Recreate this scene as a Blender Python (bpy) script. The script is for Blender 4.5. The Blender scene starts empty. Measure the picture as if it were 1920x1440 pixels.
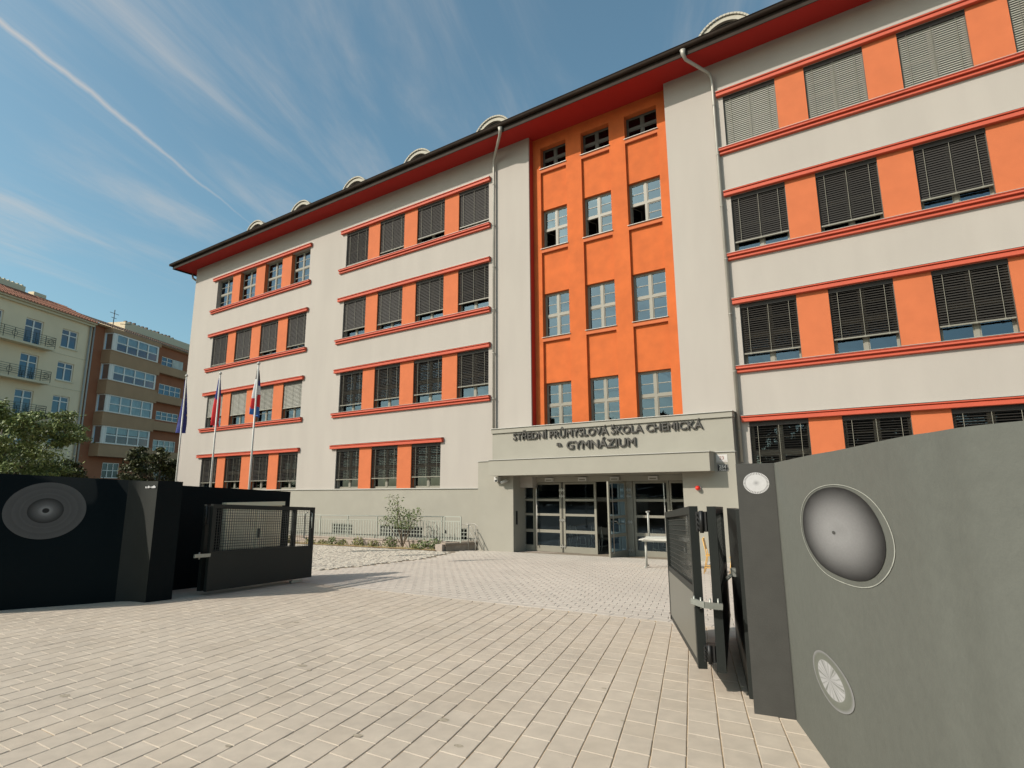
import bpy, math, random
from mathutils import Vector, Matrix
R = math.radians
random.seed(7)
sc = bpy.context.scene
col = sc.collection

# ------------------------------------------------------------------ camera, world, sun, exposure
cam = bpy.data.objects.new('camera', bpy.data.cameras.new('camera'))
col.objects.link(cam); sc.camera = cam
cam.data.sensor_width = 36.0
cam.data.lens = 36.0 * 1074.44 / 1920.0
cam.data.clip_start = 0.05; cam.data.clip_end = 2000
yaw, pitch, roll = R(-33.464), R(10.576), R(-0.3056)
Fv = Vector((math.sin(yaw)*math.cos(pitch), math.cos(yaw)*math.cos(pitch), math.sin(pitch)))
rv = Vector((math.cos(yaw), -math.sin(yaw), 0)); uv_ = rv.cross(Fv)
Rv = rv*math.cos(roll) + uv_*math.sin(roll); Uv = -rv*math.sin(roll) + uv_*math.cos(roll)
cam.matrix_world = Matrix(((Rv.x, Uv.x, -Fv.x, 0), (Rv.y, Uv.y, -Fv.y, 0), (Rv.z, Uv.z, -Fv.z, 0), (0, 0, 0, 1)))

SUN = Vector((0.72, 1.18, -1.0)).normalized()      # direction the light travels
sl = bpy.data.lights.new('sun', 'SUN'); sl.energy = 4.7; sl.angle = R(0.53); sl.color = (1.0, 0.91, 0.81)
so = bpy.data.objects.new('sun', sl); col.objects.link(so)
so.rotation_euler = SUN.to_track_quat('-Z', 'Y').to_euler()

w = bpy.data.worlds.new('World'); sc.world = w; w.use_nodes = True
nt = w.node_tree; nt.nodes.clear()
def N(t, **k):
    n = nt.nodes.new(t)
    for a, b in k.items(): setattr(n, a, b)
    return n
def link(a, b): nt.links.new(a, b)
def wmath(op, a, b=None, c=None, clamp=False):
    n = N('ShaderNodeMath', operation=op); n.use_clamp = clamp
    for i, v in enumerate((a, b, c)):
        if v is None: continue
        if isinstance(v, (int, float)): n.inputs[i].default_value = v
        else: link(v, n.inputs[i])
    return n.outputs[0]
def wdot(vec, d):
    n = N('ShaderNodeVectorMath', operation='DOT_PRODUCT'); link(vec, n.inputs[0]); n.inputs[1].default_value = d
    return n.outputs['Value']
sky = N('ShaderNodeTexSky', sky_type='NISHITA'); sky.sun_disc = False
sky.sun_elevation = math.asin(-SUN.z); sky.sun_rotation = math.atan2(-SUN.x, -SUN.y)
sky.air_density = 1.0; sky.dust_density = 2.8; sky.ozone_density = 1.0; sky.altitude = 200
tc = N('ShaderNodeTexCoord'); gen = tc.outputs['Generated']
sep = N('ShaderNodeSeparateXYZ'); link(gen, sep.inputs[0])
zz = wmath('MAXIMUM', sep.outputs[2], 0.06)
px = wmath('DIVIDE', sep.outputs[0], zz); py = wmath('DIVIDE', sep.outputs[1], zz)
comb = N('ShaderNodeCombineXYZ'); link(px, comb.inputs[0]); link(py, comb.inputs[1])
mp = N('ShaderNodeMapping', vector_type='TEXTURE'); mp.inputs['Rotation'].default_value = (0, 0, R(112)); mp.inputs['Scale'].default_value = (2.6, 0.55, 1)
link(comb.outputs[0], mp.inputs[0])
n1 = N('ShaderNodeTexNoise'); n1.inputs['Scale'].default_value = 1.5; n1.inputs['Detail'].default_value = 9; n1.inputs['Roughness'].default_value = 0.62; n1.inputs['Distortion'].default_value = 0.5
link(mp.outputs[0], n1.inputs['Vector'])
n2 = N('ShaderNodeTexNoise'); n2.inputs['Scale'].default_value = 0.75; n2.inputs['Detail'].default_value = 3
link(comb.outputs[0], n2.inputs['Vector'])
ci = wmath('MULTIPLY', n1.outputs[0], wmath('ADD', n2.outputs[0], 0.5))
mr = N('ShaderNodeMapRange'); mr.interpolation_type = 'SMOOTHSTEP'
link(ci, mr.inputs[0]); mr.inputs[1].default_value = 0.42; mr.inputs[2].default_value = 0.88; mr.inputs[4].default_value = 0.55
# contrail: a thin band along a great circle
nd = wdot(gen, (-0.568, -0.2862, -0.7716)); al = wdot(gen, (-0.8222, 0.1559, 0.5474))
n3 = N('ShaderNodeTexNoise'); n3.inputs['Scale'].default_value = 22; n3.inputs['Detail'].default_value = 6; link(gen, n3.inputs['Vector'])
wob = wmath('MULTIPLY', wmath('SUBTRACT', n3.outputs[0], 0.5), 0.012)
fade = N('ShaderNodeMapRange'); link(al, fade.inputs[0]); fade.inputs[1].default_value = 0.945; fade.inputs[2].default_value = 1.0; fade.inputs[3].default_value = 0.0; fade.inputs[4].default_value = 1.0
wid = wmath('ADD', 0.0020, wmath('MULTIPLY', fade.outputs[0], 0.0045))
dd = wmath('DIVIDE', wmath('ABSOLUTE', wmath('ADD', nd, wob)), wid)
ct = wmath('MULTIPLY', wmath('SUBTRACT', 1.0, dd, clamp=True), wmath('MULTIPLY', wmath('ADD', 0.22, wmath('MULTIPLY', fade.outputs[0], 0.75)), wmath('GREATER_THAN', al, 0.935)))
cloud = wmath('MAXIMUM', wmath('ADD', 0.05, mr.outputs[0]), wmath('MULTIPLY', ct, 0.7), clamp=True)
mix = N('ShaderNodeMix', data_type='RGBA'); link(cloud, mix.inputs['Factor'])
hs = N('ShaderNodeHueSaturation'); hs.inputs['Saturation'].default_value = 1.12; hs.inputs['Value'].default_value = 1.0; hs.inputs['Hue'].default_value = 0.485
link(sky.outputs[0], hs.inputs['Color'])
tint = N('ShaderNodeMix', data_type='RGBA', blend_type='MULTIPLY'); tint.inputs['Factor'].default_value = 1.0
link(hs.outputs[0], tint.inputs[6]); tint.inputs[7].default_value = (0.91, 1.10, 1.04, 1)
link(tint.outputs[2], mix.inputs[6]); mix.inputs[7].default_value = (4.6, 4.25, 3.9, 1)
bg = N('ShaderNodeBackground'); link(mix.outputs[2], bg.inputs[0]); bg.inputs[1].default_value = 0.15
out = N('ShaderNodeOutputWorld'); link(bg.outputs[0], out.inputs[0])

sc.view_settings.view_transform = 'Standard'; sc.view_settings.look = 'None'
sc.view_settings.exposure = -0.03; sc.view_settings.gamma = 1.0; sc.view_settings.use_curve_mapping = False
sc.render.engine = 'CYCLES'; sc.cycles.max_bounces = 8; sc.cycles.transparent_max_bounces = 12

# ------------------------------------------------------------------ materials
SHADED = ('cream_render','pale_cornice','rust_brown_render','tan_brown_render','white_window_paint','grey_window_blind','red_brown_roof_tile','grey_brown_roof_tile','dark_room','white_curtain','cream_enamel','red_soffit')
def mat(name, c, rough=0.8, var=0.0, vs=3.0, bump=0.0, bs=60.0, metal=0.0, spec=0.5, var2=0.0, vs2=0.4, emit=0.0, coord='Object', stretch=None):
    if name not in SHADED: c = tuple(v*0.80 for v in c)
    m = bpy.data.materials.new(name); m.use_nodes = True
    t = m.node_tree; b = t.nodes['Principled BSDF']
    b.inputs['Base Color'].default_value = (*c, 1); b.inputs['Roughness'].default_value = rough
    b.inputs['Metallic'].default_value = metal; b.inputs['Specular IOR Level'].default_value = spec
    m.diffuse_color = (*c, 1)
    if emit:
        b.inputs['Emission Color'].default_value = (*c, 1); b.inputs['Emission Strength'].default_value = emit
    if var or bump or var2:
        tcn = t.nodes.new('ShaderNodeTexCoord'); src = tcn.outputs[coord]
        if coord == 'Object':
            g = t.nodes.new('ShaderNodeNewGeometry'); src = g.outputs['Position']
        if stretch:
            mpn = t.nodes.new('ShaderNodeMapping'); mpn.inputs['Scale'].default_value = stretch
            t.links.new(src, mpn.inputs[0]); src = mpn.outputs[0]
    cur = None
    for amt, s, det in ((var, vs, 6), (var2, vs2, 3)):
        if not amt: continue
        no = t.nodes.new('ShaderNodeTexNoise'); no.inputs['Scale'].default_value = s; no.inputs['Detail'].default_value = det
        t.links.new(src, no.inputs['Vector'])
        mr_ = t.nodes.new('ShaderNodeMapRange'); t.links.new(no.outputs[0], mr_.inputs[0])
        mr_.inputs[1].default_value = 0.3; mr_.inputs[2].default_value = 0.7
        mr_.inputs[3].default_value = 1-amt; mr_.inputs[4].default_value = 1+amt
        mu = t.nodes.new('ShaderNodeVectorMath'); mu.operation = 'SCALE'
        if cur is None: mu.inputs[0].default_value = c
        else: t.links.new(cur, mu.inputs[0])
        t.links.new(mr_.outputs[0], mu.inputs['Scale']); cur = mu.outputs[0]
    if cur is not None: t.links.new(cur, b.inputs['Base Color'])
    if bump:
        no = t.nodes.new('ShaderNodeTexNoise'); no.inputs['Scale'].default_value = bs; no.inputs['Detail'].default_value = 4
        t.links.new(src, no.inputs['Vector'])
        bu = t.nodes.new('ShaderNodeBump'); bu.inputs['Strength'].default_value = bump; bu.inputs['Distance'].default_value = 0.01
        t.links.new(no.outputs[0], bu.inputs['Height']); t.links.new(bu.outputs[0], b.inputs['Normal'])
    return m

def glass(name, refl, tint=(0.55, 0.6, 0.6), wav=0.0):
    m = bpy.data.materials.new(name); m.use_nodes = True; t = m.node_tree; t.nodes.clear()
    o = t.nodes.new('ShaderNodeOutputMaterial'); tr = t.nodes.new('ShaderNodeBsdfTransparent'); gl = t.nodes.new('ShaderNodeBsdfGlossy')
    tr.inputs[0].default_value = (*tint, 1); gl.inputs['Roughness'].default_value = 0.01; gl.inputs[0].default_value = (0.55, 0.76, 0.96, 1)
    fr = t.nodes.new('ShaderNodeFresnel'); fr.inputs[0].default_value = 1.5
    ad = t.nodes.new('ShaderNodeMath'); ad.operation = 'ADD'; ad.use_clamp = True; ad.inputs[1].default_value = refl; t.links.new(fr.outputs[0], ad.inputs[0])
    mx = t.nodes.new('ShaderNodeMixShader'); t.links.new(ad.outputs[0], mx.inputs[0]); t.links.new(tr.outputs[0], mx.inputs[1]); t.links.new(gl.outputs[0], mx.inputs[2])
    if wav:
        no = t.nodes.new('ShaderNodeTexNoise'); no.inputs['Scale'].default_value = 1.3
        g = t.nodes.new('ShaderNodeNewGeometry'); t.links.new(g.outputs['Position'], no.inputs['Vector'])
        bu = t.nodes.new('ShaderNodeBump'); bu.inputs['Strength'].default_value = wav; bu.inputs['Distance'].default_value = 0.05
        t.links.new(no.outputs[0], bu.inputs['Height']); t.links.new(bu.outputs[0], gl.inputs['Normal'])
    t.links.new(mx.outputs[0], o.inputs[0]); return m

M = {}
M['plaster'] = mat('white_plaster', (0.458, 0.420, 0.376), 0.9, var=0.03, vs=1.6, bump=0.25, bs=45, var2=0.025, vs2=0.5, stretch=(1, 1, 0.22))
M['orange'] = mat('orange_stucco', (0.61, 0.138, 0.028), 0.9, var=0.10, vs=2.2, bump=0.35, bs=40, var2=0.04, vs2=0.4)
M['pier'] = mat('orange_pier_stucco', (0.59, 0.158, 0.056), 0.9, var=0.05, vs=2.5, bump=0.3, bs=50)
M['band'] = mat('red_moulding', (0.56, 0.088, 0.040), 0.7, var=0.05, vs=2)
M['soffit'] = mat('red_soffit', (0.36, 0.010, 0.005), 0.8, var=0.05, vs=1)
M['jambshade'] = mat('shade_red_jamb', (0.50, 0.030, 0.012), 0.9, bump=0.2, bs=45)  # orange jamb made deep red, its recess shade put into the colour
M['grey'] = mat('sage_grey_plaster', (0.365, 0.347, 0.292), 0.9, var=0.035, vs=1.5, bump=0.25, bs=50, var2=0.03, vs2=0.3)
M['roofmetal'] = mat('dark_brown_sheet_metal', (0.040, 0.029, 0.022), 0.7, var=0.2, vs=2, spec=0.12)
M['zinc'] = mat('zinc_pipe', (0.42, 0.40, 0.35), 0.5, var=0.1, vs=2, metal=0.25)
M['flash'] = mat('grey_flashing', (0.50, 0.49, 0.45), 0.5, metal=0.2)
M['rooftile'] = mat('dark_roof_covering', (0.07, 0.05, 0.045), 0.8, var=0.2, vs=2)
M['stone'] = mat('pale_dormer_render', (0.50, 0.47, 0.39), 0.9, var=0.06, vs=5)
M['frame'] = mat('taupe_window_frame', (0.27, 0.255, 0.205), 0.5, var=0.05, vs=3)
M['framedark'] = mat('dark_and_shaded_frame', (0.075, 0.07, 0.056), 0.5)  # on the top centre windows this dark tone stands in for eave shadow
M['glass'] = glass('window_glass', 0.10, (0.4,0.42,0.42), wav=0.08); M['glassdark'] = glass('dim_window_glass', 0.02, (0.3,0.32,0.32))
M['doorglass'] = glass('door_glass', 0.03, (0.72, 0.76, 0.74))
M['slatdark'] = mat('dark_brown_blind_slat', (0.028, 0.025, 0.021), 0.6)
M['slatlight'] = mat('grey_blind_slat', (0.33, 0.325, 0.28), 0.6)
M['rail'] = mat('blind_bottom_rail', (0.24, 0.23, 0.185), 0.5)
M['cord'] = mat('pale_blind_cord', (0.26, 0.25, 0.20), 0.8)
M['room'] = mat('dim_room', (0.16, 0.15, 0.13), 0.9)
M['curtain'] = mat('white_curtain', (0.75, 0.74, 0.70), 0.9, var=0.12, vs=6)
M['letter'] = mat('dark_metal_letter', (0.060, 0.055, 0.046), 0.5)
M['paver'] = mat('beige_concrete_paver', (0.565, 0.488, 0.392), 0.92, var=0.07, vs=9, bump=0.25, bs=260, var2=0.08, vs2=1.1)
M['paver2'] = mat('beige_concrete_paver_light', (0.572, 0.496, 0.40), 0.92, var=0.08, vs=7, bump=0.25, bs=260, var2=0.08, vs2=1.1)
M['paver3'] = mat('beige_concrete_paver_warm', (0.555, 0.476, 0.378), 0.92, var=0.07, vs=8, bump=0.25, bs=260, var2=0.08, vs2=1.1)
M['paverfar'] = mat('pale_concrete_paver', (0.565, 0.51, 0.44), 0.92, var=0.05, vs=4, var2=0.06, vs2=0.5)
M['joint'] = mat('joint_sand', (0.46, 0.335, 0.20), 1.0, var=0.25, vs=30)
M['jointl'] = mat('light_joint_sand', (0.24, 0.195, 0.14), 1.0, var=0.2, vs=30)
M['cobble'] = mat('cobble_stone', (0.54, 0.495, 0.415), 0.9, var=0.14, vs=4, bump=0.5, bs=90)
M['ground'] = mat('dusty_ground', (0.24, 0.21, 0.165), 1.0, var=0.15, vs=2)
M['mulch'] = mat('straw_mulch', (0.42, 0.28, 0.14), 1.0, var=0.35, vs=14, bump=0.8, bs=60)
M['kerb'] = mat('concrete_kerb', (0.44, 0.37, 0.31), 0.9, var=0.08, vs=5, bump=0.3)
M['bench'] = mat('weathered_concrete', (0.34, 0.28, 0.22), 0.9, var=0.15, vs=6, bump=0.4)
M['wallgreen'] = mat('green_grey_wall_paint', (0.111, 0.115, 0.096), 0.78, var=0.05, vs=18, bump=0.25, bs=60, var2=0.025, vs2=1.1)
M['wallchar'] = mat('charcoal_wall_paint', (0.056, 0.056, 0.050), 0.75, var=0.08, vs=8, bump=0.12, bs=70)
M['walldark'] = mat('shade_dark_wall', (0.007, 0.010, 0.011), 0.8, var=0.06, vs=3, bump=0.15, bs=35, spec=0.12)  # shade on the left-hand walls put into a near-black colour
M['wallleft'] = mat('shade_dark_left_wall', (0.006, 0.010, 0.011), 0.85, var=0.06, vs=2, bump=0.15, bs=35, spec=0.12)  # wall paint blackened, the left wall's shade put into its colour
M['gate'] = mat('anthracite_steel', (0.022, 0.026, 0.024), 0.5, var=0.04, vs=3, spec=0.25)
M['gatepanel'] = mat('grey_green_gate_sheet', (0.125, 0.127, 0.105), 0.32, var=0.04, vs=2)
M['galv'] = mat('galvanised_steel', (0.40, 0.42, 0.38), 0.4, metal=0.5, var=0.1, vs=20)
M['wire'] = mat('dark_wire', (0.05, 0.055, 0.05), 0.5)
M['black'] = mat('black_steel', (0.012, 0.013, 0.013), 0.5)
M['fence'] = mat('pale_green_grey_rail', (0.42, 0.44, 0.38), 0.5)
M['white'] = mat('white_enamel', (0.62, 0.61, 0.58), 0.4)
M['red'] = mat('red_beacon', (0.75, 0.03, 0.015), 0.3)
M['redtxt'] = mat('red_brown_print', (0.30, 0.10, 0.08), 0.6)
M['steelbar'] = mat('brushed_steel', (0.55, 0.54, 0.50), 0.3, metal=0.7)
M['tabletop'] = mat('pale_laminate', (0.70, 0.68, 0.61), 0.4)
M['tableleg'] = mat('light_grey_tube', (0.55, 0.55, 0.50), 0.4)
M['yellow'] = mat('yellow_varnished_plywood', (0.75, 0.42, 0.10), 0.4, var=0.1, vs=8)
M['bark'] = mat('tree_bark', (0.13, 0.10, 0.065), 0.9, var=0.2, vs=8)
def leafmat(n, c, c2):
    m = bpy.data.materials.new(n); m.use_nodes = True; t = m.node_tree; b = t.nodes['Principled BSDF']
    g = t.nodes.new('ShaderNodeNewGeometry'); mx = t.nodes.new('ShaderNodeMix'); mx.data_type = 'RGBA'
    t.links.new(g.outputs['Random Per Island'], mx.inputs['Factor']); mx.inputs[6].default_value = (*c, 1); mx.inputs[7].default_value = (*c2, 1)
    t.links.new(mx.outputs[2], b.inputs['Base Color']); b.inputs['Roughness'].default_value = 0.55
    b.inputs['Transmission Weight'].default_value = 0.0
    return m
M['leaf'] = leafmat('street_tree_leaf', (0.05, 0.08, 0.022), (0.23, 0.28, 0.08))
M['leafdark'] = leafmat('dark_tree_leaf', (0.020, 0.028, 0.009), (0.085, 0.09, 0.02))
M['leafyoung'] = leafmat('young_tree_leaf', (0.045, 0.08, 0.022), (0.17, 0.21, 0.07))
M['leafdry'] = leafmat('low_plant_leaf', (0.07, 0.10, 0.03), (0.30, 0.28, 0.10))
M['cream'] = mat('cream_render', (0.80, 0.66, 0.45), 0.9, var=0.05, vs=0.5, var2=0.04, vs2=0.1)
M['creamlight'] = mat('pale_cornice', (0.66, 0.58, 0.41), 0.9)
M['rust'] = mat('rust_brown_render', (0.33, 0.125, 0.06), 0.9, var=0.08, vs=0.8)
M['tan'] = mat('tan_brown_render', (0.40, 0.25, 0.14), 0.9, var=0.07, vs=0.8)
M['housewhite'] = mat('white_window_paint', (0.78, 0.75, 0.68), 0.6)
M['houseglass'] = glass('house_window_glass', 0.08, (0.14, 0.16, 0.2)); M['bayglass'] = glass('bay_window_glass', 0.06, (0.8, 0.85, 0.85))
M['housecurtain'] = mat('grey_window_blind', (0.52, 0.55, 0.50), 0.9, var=0.15, vs=1.5)
M['iron'] = mat('green_black_iron', (0.05, 0.06, 0.045), 0.6)
M['redtile'] = mat('red_brown_roof_tile', (0.27, 0.12, 0.075), 0.9, var=0.25, vs=2)
M['browntile'] = mat('grey_brown_roof_tile', (0.12, 0.085, 0.065), 0.9, var=0.25, vs=2)
M['flagblue'] = mat('blue_flag_cloth', (0.02, 0.03, 0.20), 0.8, var=0.1, vs=3)
M['flagred'] = mat('red_flag_cloth', (0.72, 0.02, 0.025), 0.8)
M['flagwhite'] = mat('white_flag_cloth', (0.80, 0.80, 0.80), 0.8)
M['flagsky'] = mat('light_blue_flag_cloth', (0.05, 0.18, 0.50), 0.8)
M['flagyellow'] = mat('yellow_flag_star', (0.75, 0.55, 0.05), 0.8)
M['flagblack'] = mat('black_flag_print', (0.03, 0.03, 0.04), 0.8)
M['pole'] = mat('white_flagpole', (0.60, 0.59, 0.54), 0.4)

# ------------------------------------------------------------------ mesh helpers
class MB:
    def __init__(s): s.v = []; s.f = []; s.sm = []; s.mi = []; s.cm = 0
    def poly(s, pts, faces, smooth=False):
        o = len(s.v); s.v += [tuple(p) for p in pts]
        for f in faces: s.f.append(tuple(i+o for i in f)); s.sm.append(smooth); s.mi.append(s.cm)
    def box(s, x0, x1, y0, y1, z0, z1):
        s.poly([(x0,y0,z0),(x1,y0,z0),(x1,y1,z0),(x0,y1,z0),(x0,y0,z1),(x1,y0,z1),(x1,y1,z1),(x0,y1,z1)],
               [(3,2,1,0),(4,5,6,7),(0,1,5,4),(1,2,6,5),(2,3,7,6),(3,0,4,7)])
    def hexa(s, b, t):   # bottom 4 pts ccw from above, top 4 pts
        s.poly(list(b)+list(t), [(3,2,1,0),(4,5,6,7),(0,1,5,4),(1,2,6,5),(2,3,7,6),(3,0,4,7)])
    def bar(s, a, b, w, h, up=(0,0,1)):   # rectangular bar from a to b
        a, b = Vector(a), Vector(b); d = (b-a).normalized(); u = Vector(up)
        if abs(d.dot(u)) > 0.98: u = Vector((0,1,0))
        side = d.cross(u).normalized()*w/2; upv = side.cross(d).normalized()*h/2
        q = [a-side-upv, a+side-upv, a+side+upv, a-side+upv, b-side-upv, b+side-upv, b+side+upv, b-side+upv]
        s.poly(q, [(0,1,2,3),(7,6,5,4),(0,4,5,1),(1,5,6,2),(2,6,7,3),(3,7,4,0)])
    def tube(s, pts, r, n=8, cap=True):
        pts = [Vector(p) for p in pts]; rr = r if isinstance(r, (list, tuple)) else [r]*len(pts)
        rings = []; ref = None
        for i, p in enumerate(pts):
            d = (pts[min(i+1, len(pts)-1)] - pts[max(i-1, 0)]).normalized()
            if ref is None: ref = Vector((0,0,1)) if abs(d.z) < 0.9 else Vector((1,0,0))
            a = (ref - d*ref.dot(d)).normalized(); ref = a; b = d.cross(a)
            rings.append([p + (a*math.cos(2*math.pi*k/n) + b*math.sin(2*math.pi*k/n))*rr[i] for k in range(n)])
        o = len(s.v)
        for rg in rings: s.v += [tuple(q) for q in rg]
        for i in range(len(pts)-1):
            for k in range(n):
                s.f.append((o+i*n+k, o+i*n+(k+1)%n, o+(i+1)*n+(k+1)%n, o+(i+1)*n+k)); s.sm.append(True); s.mi.append(s.cm)
        if cap:
            s.f.append(tuple(o+k for k in reversed(range(n)))); s.sm.append(False); s.mi.append(s.cm)
            s.f.append(tuple(o+(len(pts)-1)*n+k for k in range(n))); s.sm.append(False); s.mi.append(s.cm)
    def mesh(s, name, m):
        me = bpy.data.meshes.new(name); me.from_pydata(s.v, [], s.f)
        ms = m if isinstance(m, (list, tuple)) else [m]
        for q in ms: me.materials.append(M[q] if isinstance(q, str) else q)
        me.polygons.foreach_set('use_smooth', s.sm)
        if len(ms) > 1: me.polygons.foreach_set('material_index', s.mi)
        me.update(); return me
    def build(s, name, m, parent=None, **k):
        return add(name, s.mesh(name, m), parent, **k)

def add(name, me, parent=None, loc=None, rot=None, **k):
    o = bpy.data.objects.new(name, me); col.objects.link(o)
    if loc is not None: o.location = loc
    if rot is not None: o.rotation_euler = rot
    if parent is not None: o.parent = parent
    for a, b in k.items(): o[a] = b
    return o
def thing(name, label, cat, loc=(0,0,0), rz=0.0, group=None, me=None):
    o = bpy.data.objects.new(name, me); col.objects.link(o); o.location = loc; o.rotation_euler = (0,0,rz)
    o['label'] = label; o['category'] = cat
    if group: o['group'] = group
    return o
def tag(o, label, cat, group=None):
    o['label'] = label; o['category'] = cat
    if group: o['group'] = group
    return o
def zg(x, y):
    x = max(-46.0, min(8.0, x)); y = max(-8.0, min(20.0, y))
    return -1.54 + 0.012*x - 0.03*y
def bx(name, m, parent, *a, **k):
    b = MB(); b.box(*a); return b.build(name, m, parent, **k)

# ------------------------------------------------------------------ ground
b = MB()
xs = [-900,-300,-120,-70,-46,-30,-16,-8,0,8,30,80,300,900]; ys = [-900,-300,-80,-30,-8,0,5,10,15,20,60,150,400,900]
pts = [(x, y, zg(x, y)-0.06) for y in ys for x in xs]
n = len(xs)
b.poly(pts, [(j*n+i, j*n+i+1, (j+1)*n+i+1, (j+1)*n+i) for j in range(len(ys)-1) for i in range(n-1)])
b.build('ground', 'ground', kind='structure')

def plane_patch(name, m, poly, dz):
    b = MB(); b.poly([(x, y, zg(x, y)+dz) for x, y in poly], [tuple(range(len(poly)))])
    return b.build(name, m, kind='structure')
drive = plane_patch('driveway', 'joint', [(-16,-8),(3,-8),(3,8.42),(-16,8.42)], -0.0062)
court = plane_patch('courtyard', 'jointl', [(-40,8.424),(6,8.424),(6,19.9),(-40,19.9)], -0.009)

th = R(106.5); dx, dy = math.cos(th), math.sin(th); jx, jy = math.cos(R(1.5)), math.sin(R(1.5))
PW, PL = 0.230, 0.277
def paver_geo(b, cx, cy, hj, hd, djx=jx, djy=jy, ddx=dx, ddy=dy, ymax=None, z0=0.0, bev=0.0045, local=False, jit=0.0):
    P = []
    for lvl, (gj, gd), zz in ((0, (hj, hd), -0.03), (1, (hj, hd), -0.0035), (2, (hj-bev, hd-bev), 0.0)):
        for sj, sd in ((-1,-1),(1,-1),(1,1),(-1,1)):
            x = sj*gj*djx + sd*gd*ddx; y = sj*gj*djy + sd*gd*ddy
            if ymax is not None: y = min(y, ymax-cy)
            P.append((cx+x, cy+y, (0 if local else zg(cx, cy)) + 0.012*x - 0.03*y + zz + z0))
    if not local:
        c = P
    s = 1 if djx*ddy-djy*ddx > 0 else -1
    F = [(8,9,10,11)]
    for k in range(4):
        k2 = (k+1) % 4
        F += [(k, k2, 4+k2, 4+k), (4+k, 4+k2, 8+k2, 8+k)]
    if s < 0: F = [tuple(reversed(f)) for f in F]
    b.poly(P, F)
cells = []
for i in range(-12, 84):
    off = ((i*0.5) % 1.0 + random.uniform(-0.07, 0.07)) * PL
    for k in range(-44, 48):
        cx = -16.0 + i*PW*jx + (k*PL+off)*dx; cy = 0.0 + i*PW*jy + (k*PL+off)*dy
        if cy > 8.46 or cy < -6 or cx < -15.5 or cx > 2.6: continue
        if cx > 0.9 and cy > 3.2: continue
        d = Vector((cx, cy, zg(cx, cy)))
        f = d.dot(Fv); uu = d.dot(Rv)/max(f, 0.01); vv = d.dot(Uv)/max(f, 0.01)
        vis = f > 0.3 and abs(uu) < 0.93 and vv > -0.69
        if cx > -0.42 and cy > 3: vis = False
        cells.append((0 if vis else 1, d.length, cx, cy))
cells.sort()
pm = []
for mm, sx, sy in (('paver', 0, 0), ('paver2', -0.0012, 0.001), ('paver3', 0.0008, -0.0015)):
    b = MB(); paver_geo(b, 0, 0, PW/2-0.0034+sx, PL/2-0.0010+sy, local=True); pm.append(b.mesh('paver', mm))
rest = {0: MB(), 1: MB(), 2: MB()}
for idx, (nv, dist, cx, cy) in enumerate(cells):
    q = random.choice((0, 0, 1, 2)); jz = random.uniform(-0.0016, 0.0012)
    if idx < 300 and cy < 8.1:
        add('paver', pm[q], drive, loc=(cx, cy, zg(cx, cy)+jz), rot=(random.uniform(-.004,.004), random.uniform(-.004,.004), random.uniform(-.006,.006)))
    elif nv == 0 or cy > -3:
        rest[q].cm = 0; paver_geo(rest[q], cx, cy, PW/2-0.0034, PL/2-0.0010, ymax=8.335, z0=jz)
big = MB()
for q, b in rest.items():
    o = len(big.v); big.v += b.v; big.f += [tuple(i+o for i in f) for f in b.f]; big.sm += b.sm; big.mi += [q]*len(b.f)
big.build('pavers', ['paver', 'paver2', 'paver3'], drive, kind='stuff')
M['stain'] = mat('dark_spot', (0.40, 0.345, 0.26), 0.95, var=0.3, vs=40)
rnd = random.Random(31)
for sx, sy, sr in ((-3.32,3.05,.028),(-3.02,3.62,.030),(-2.62,3.30,.024),(-6.05,2.28,.035),(-1.9,4.35,.012),(-2.35,5.0,.016),(-5.2,4.0,.04),(-5.0,3.93,.02),(-4.6,3.2,.014),(-7.2,5.4,.03),(-3.9,2.45,.018),(-8.3,3.9,.022)):
    b = MB(); n_ = 20; P = []
    for k in range(n_):
        a = 2*math.pi*k/n_; r_ = sr*rnd.uniform(0.9, 1.1); P.append((sx+math.cos(a)*r_*1.5, sy+math.sin(a)*r_, 0))
    P = [(x, y, zg(x, y)+0.0022) for x, y, _ in P]; b.poly(P, [tuple(range(n_))]); b.build('stain', 'stain', drive)
# border course, then the running-bond field up to the entrance
b = MB()
for k in range(62):
    cx = -15.2 + k*0.30 + 0.15
    if cx > 2.5: break
    paver_geo(b, cx, 8.46, 0.147, 0.108, djx=1, djy=0, ddx=0, ddy=1)
b.build('border_pavers', 'paverfar', court, kind='stuff')
def edge_x(y):
    if y < 10.1: return -15.5
    if y < 14.5: return -12.66 - 0.30*(y-10.1)/4.4
    return -12.96 - 1.14*(y-14.5)/2.8
b = MB(); row = 0; y = 8.68
while y < 18.5:
    xx = -16 + (0.115 if row % 2 else 0) - (row*0.195*0.284) % 0.23
    while xx < 5.5:
        if xx-0.12 > edge_x(y) and not (xx > 0.2 and y < 11):
            paver_geo(b, xx, y, 0.1115, 0.0975, djx=1, djy=0, ddx=dx*0.97, ddy=dy, z0=random.uniform(-.0015,.001), bev=0.008)
        xx += 0.23
    y += 0.195*dy+0.008; row += 1
b.build('courtyard_pavers', 'paverfar', court, kind='stuff')
b = MB(); y = 9.0
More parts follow.
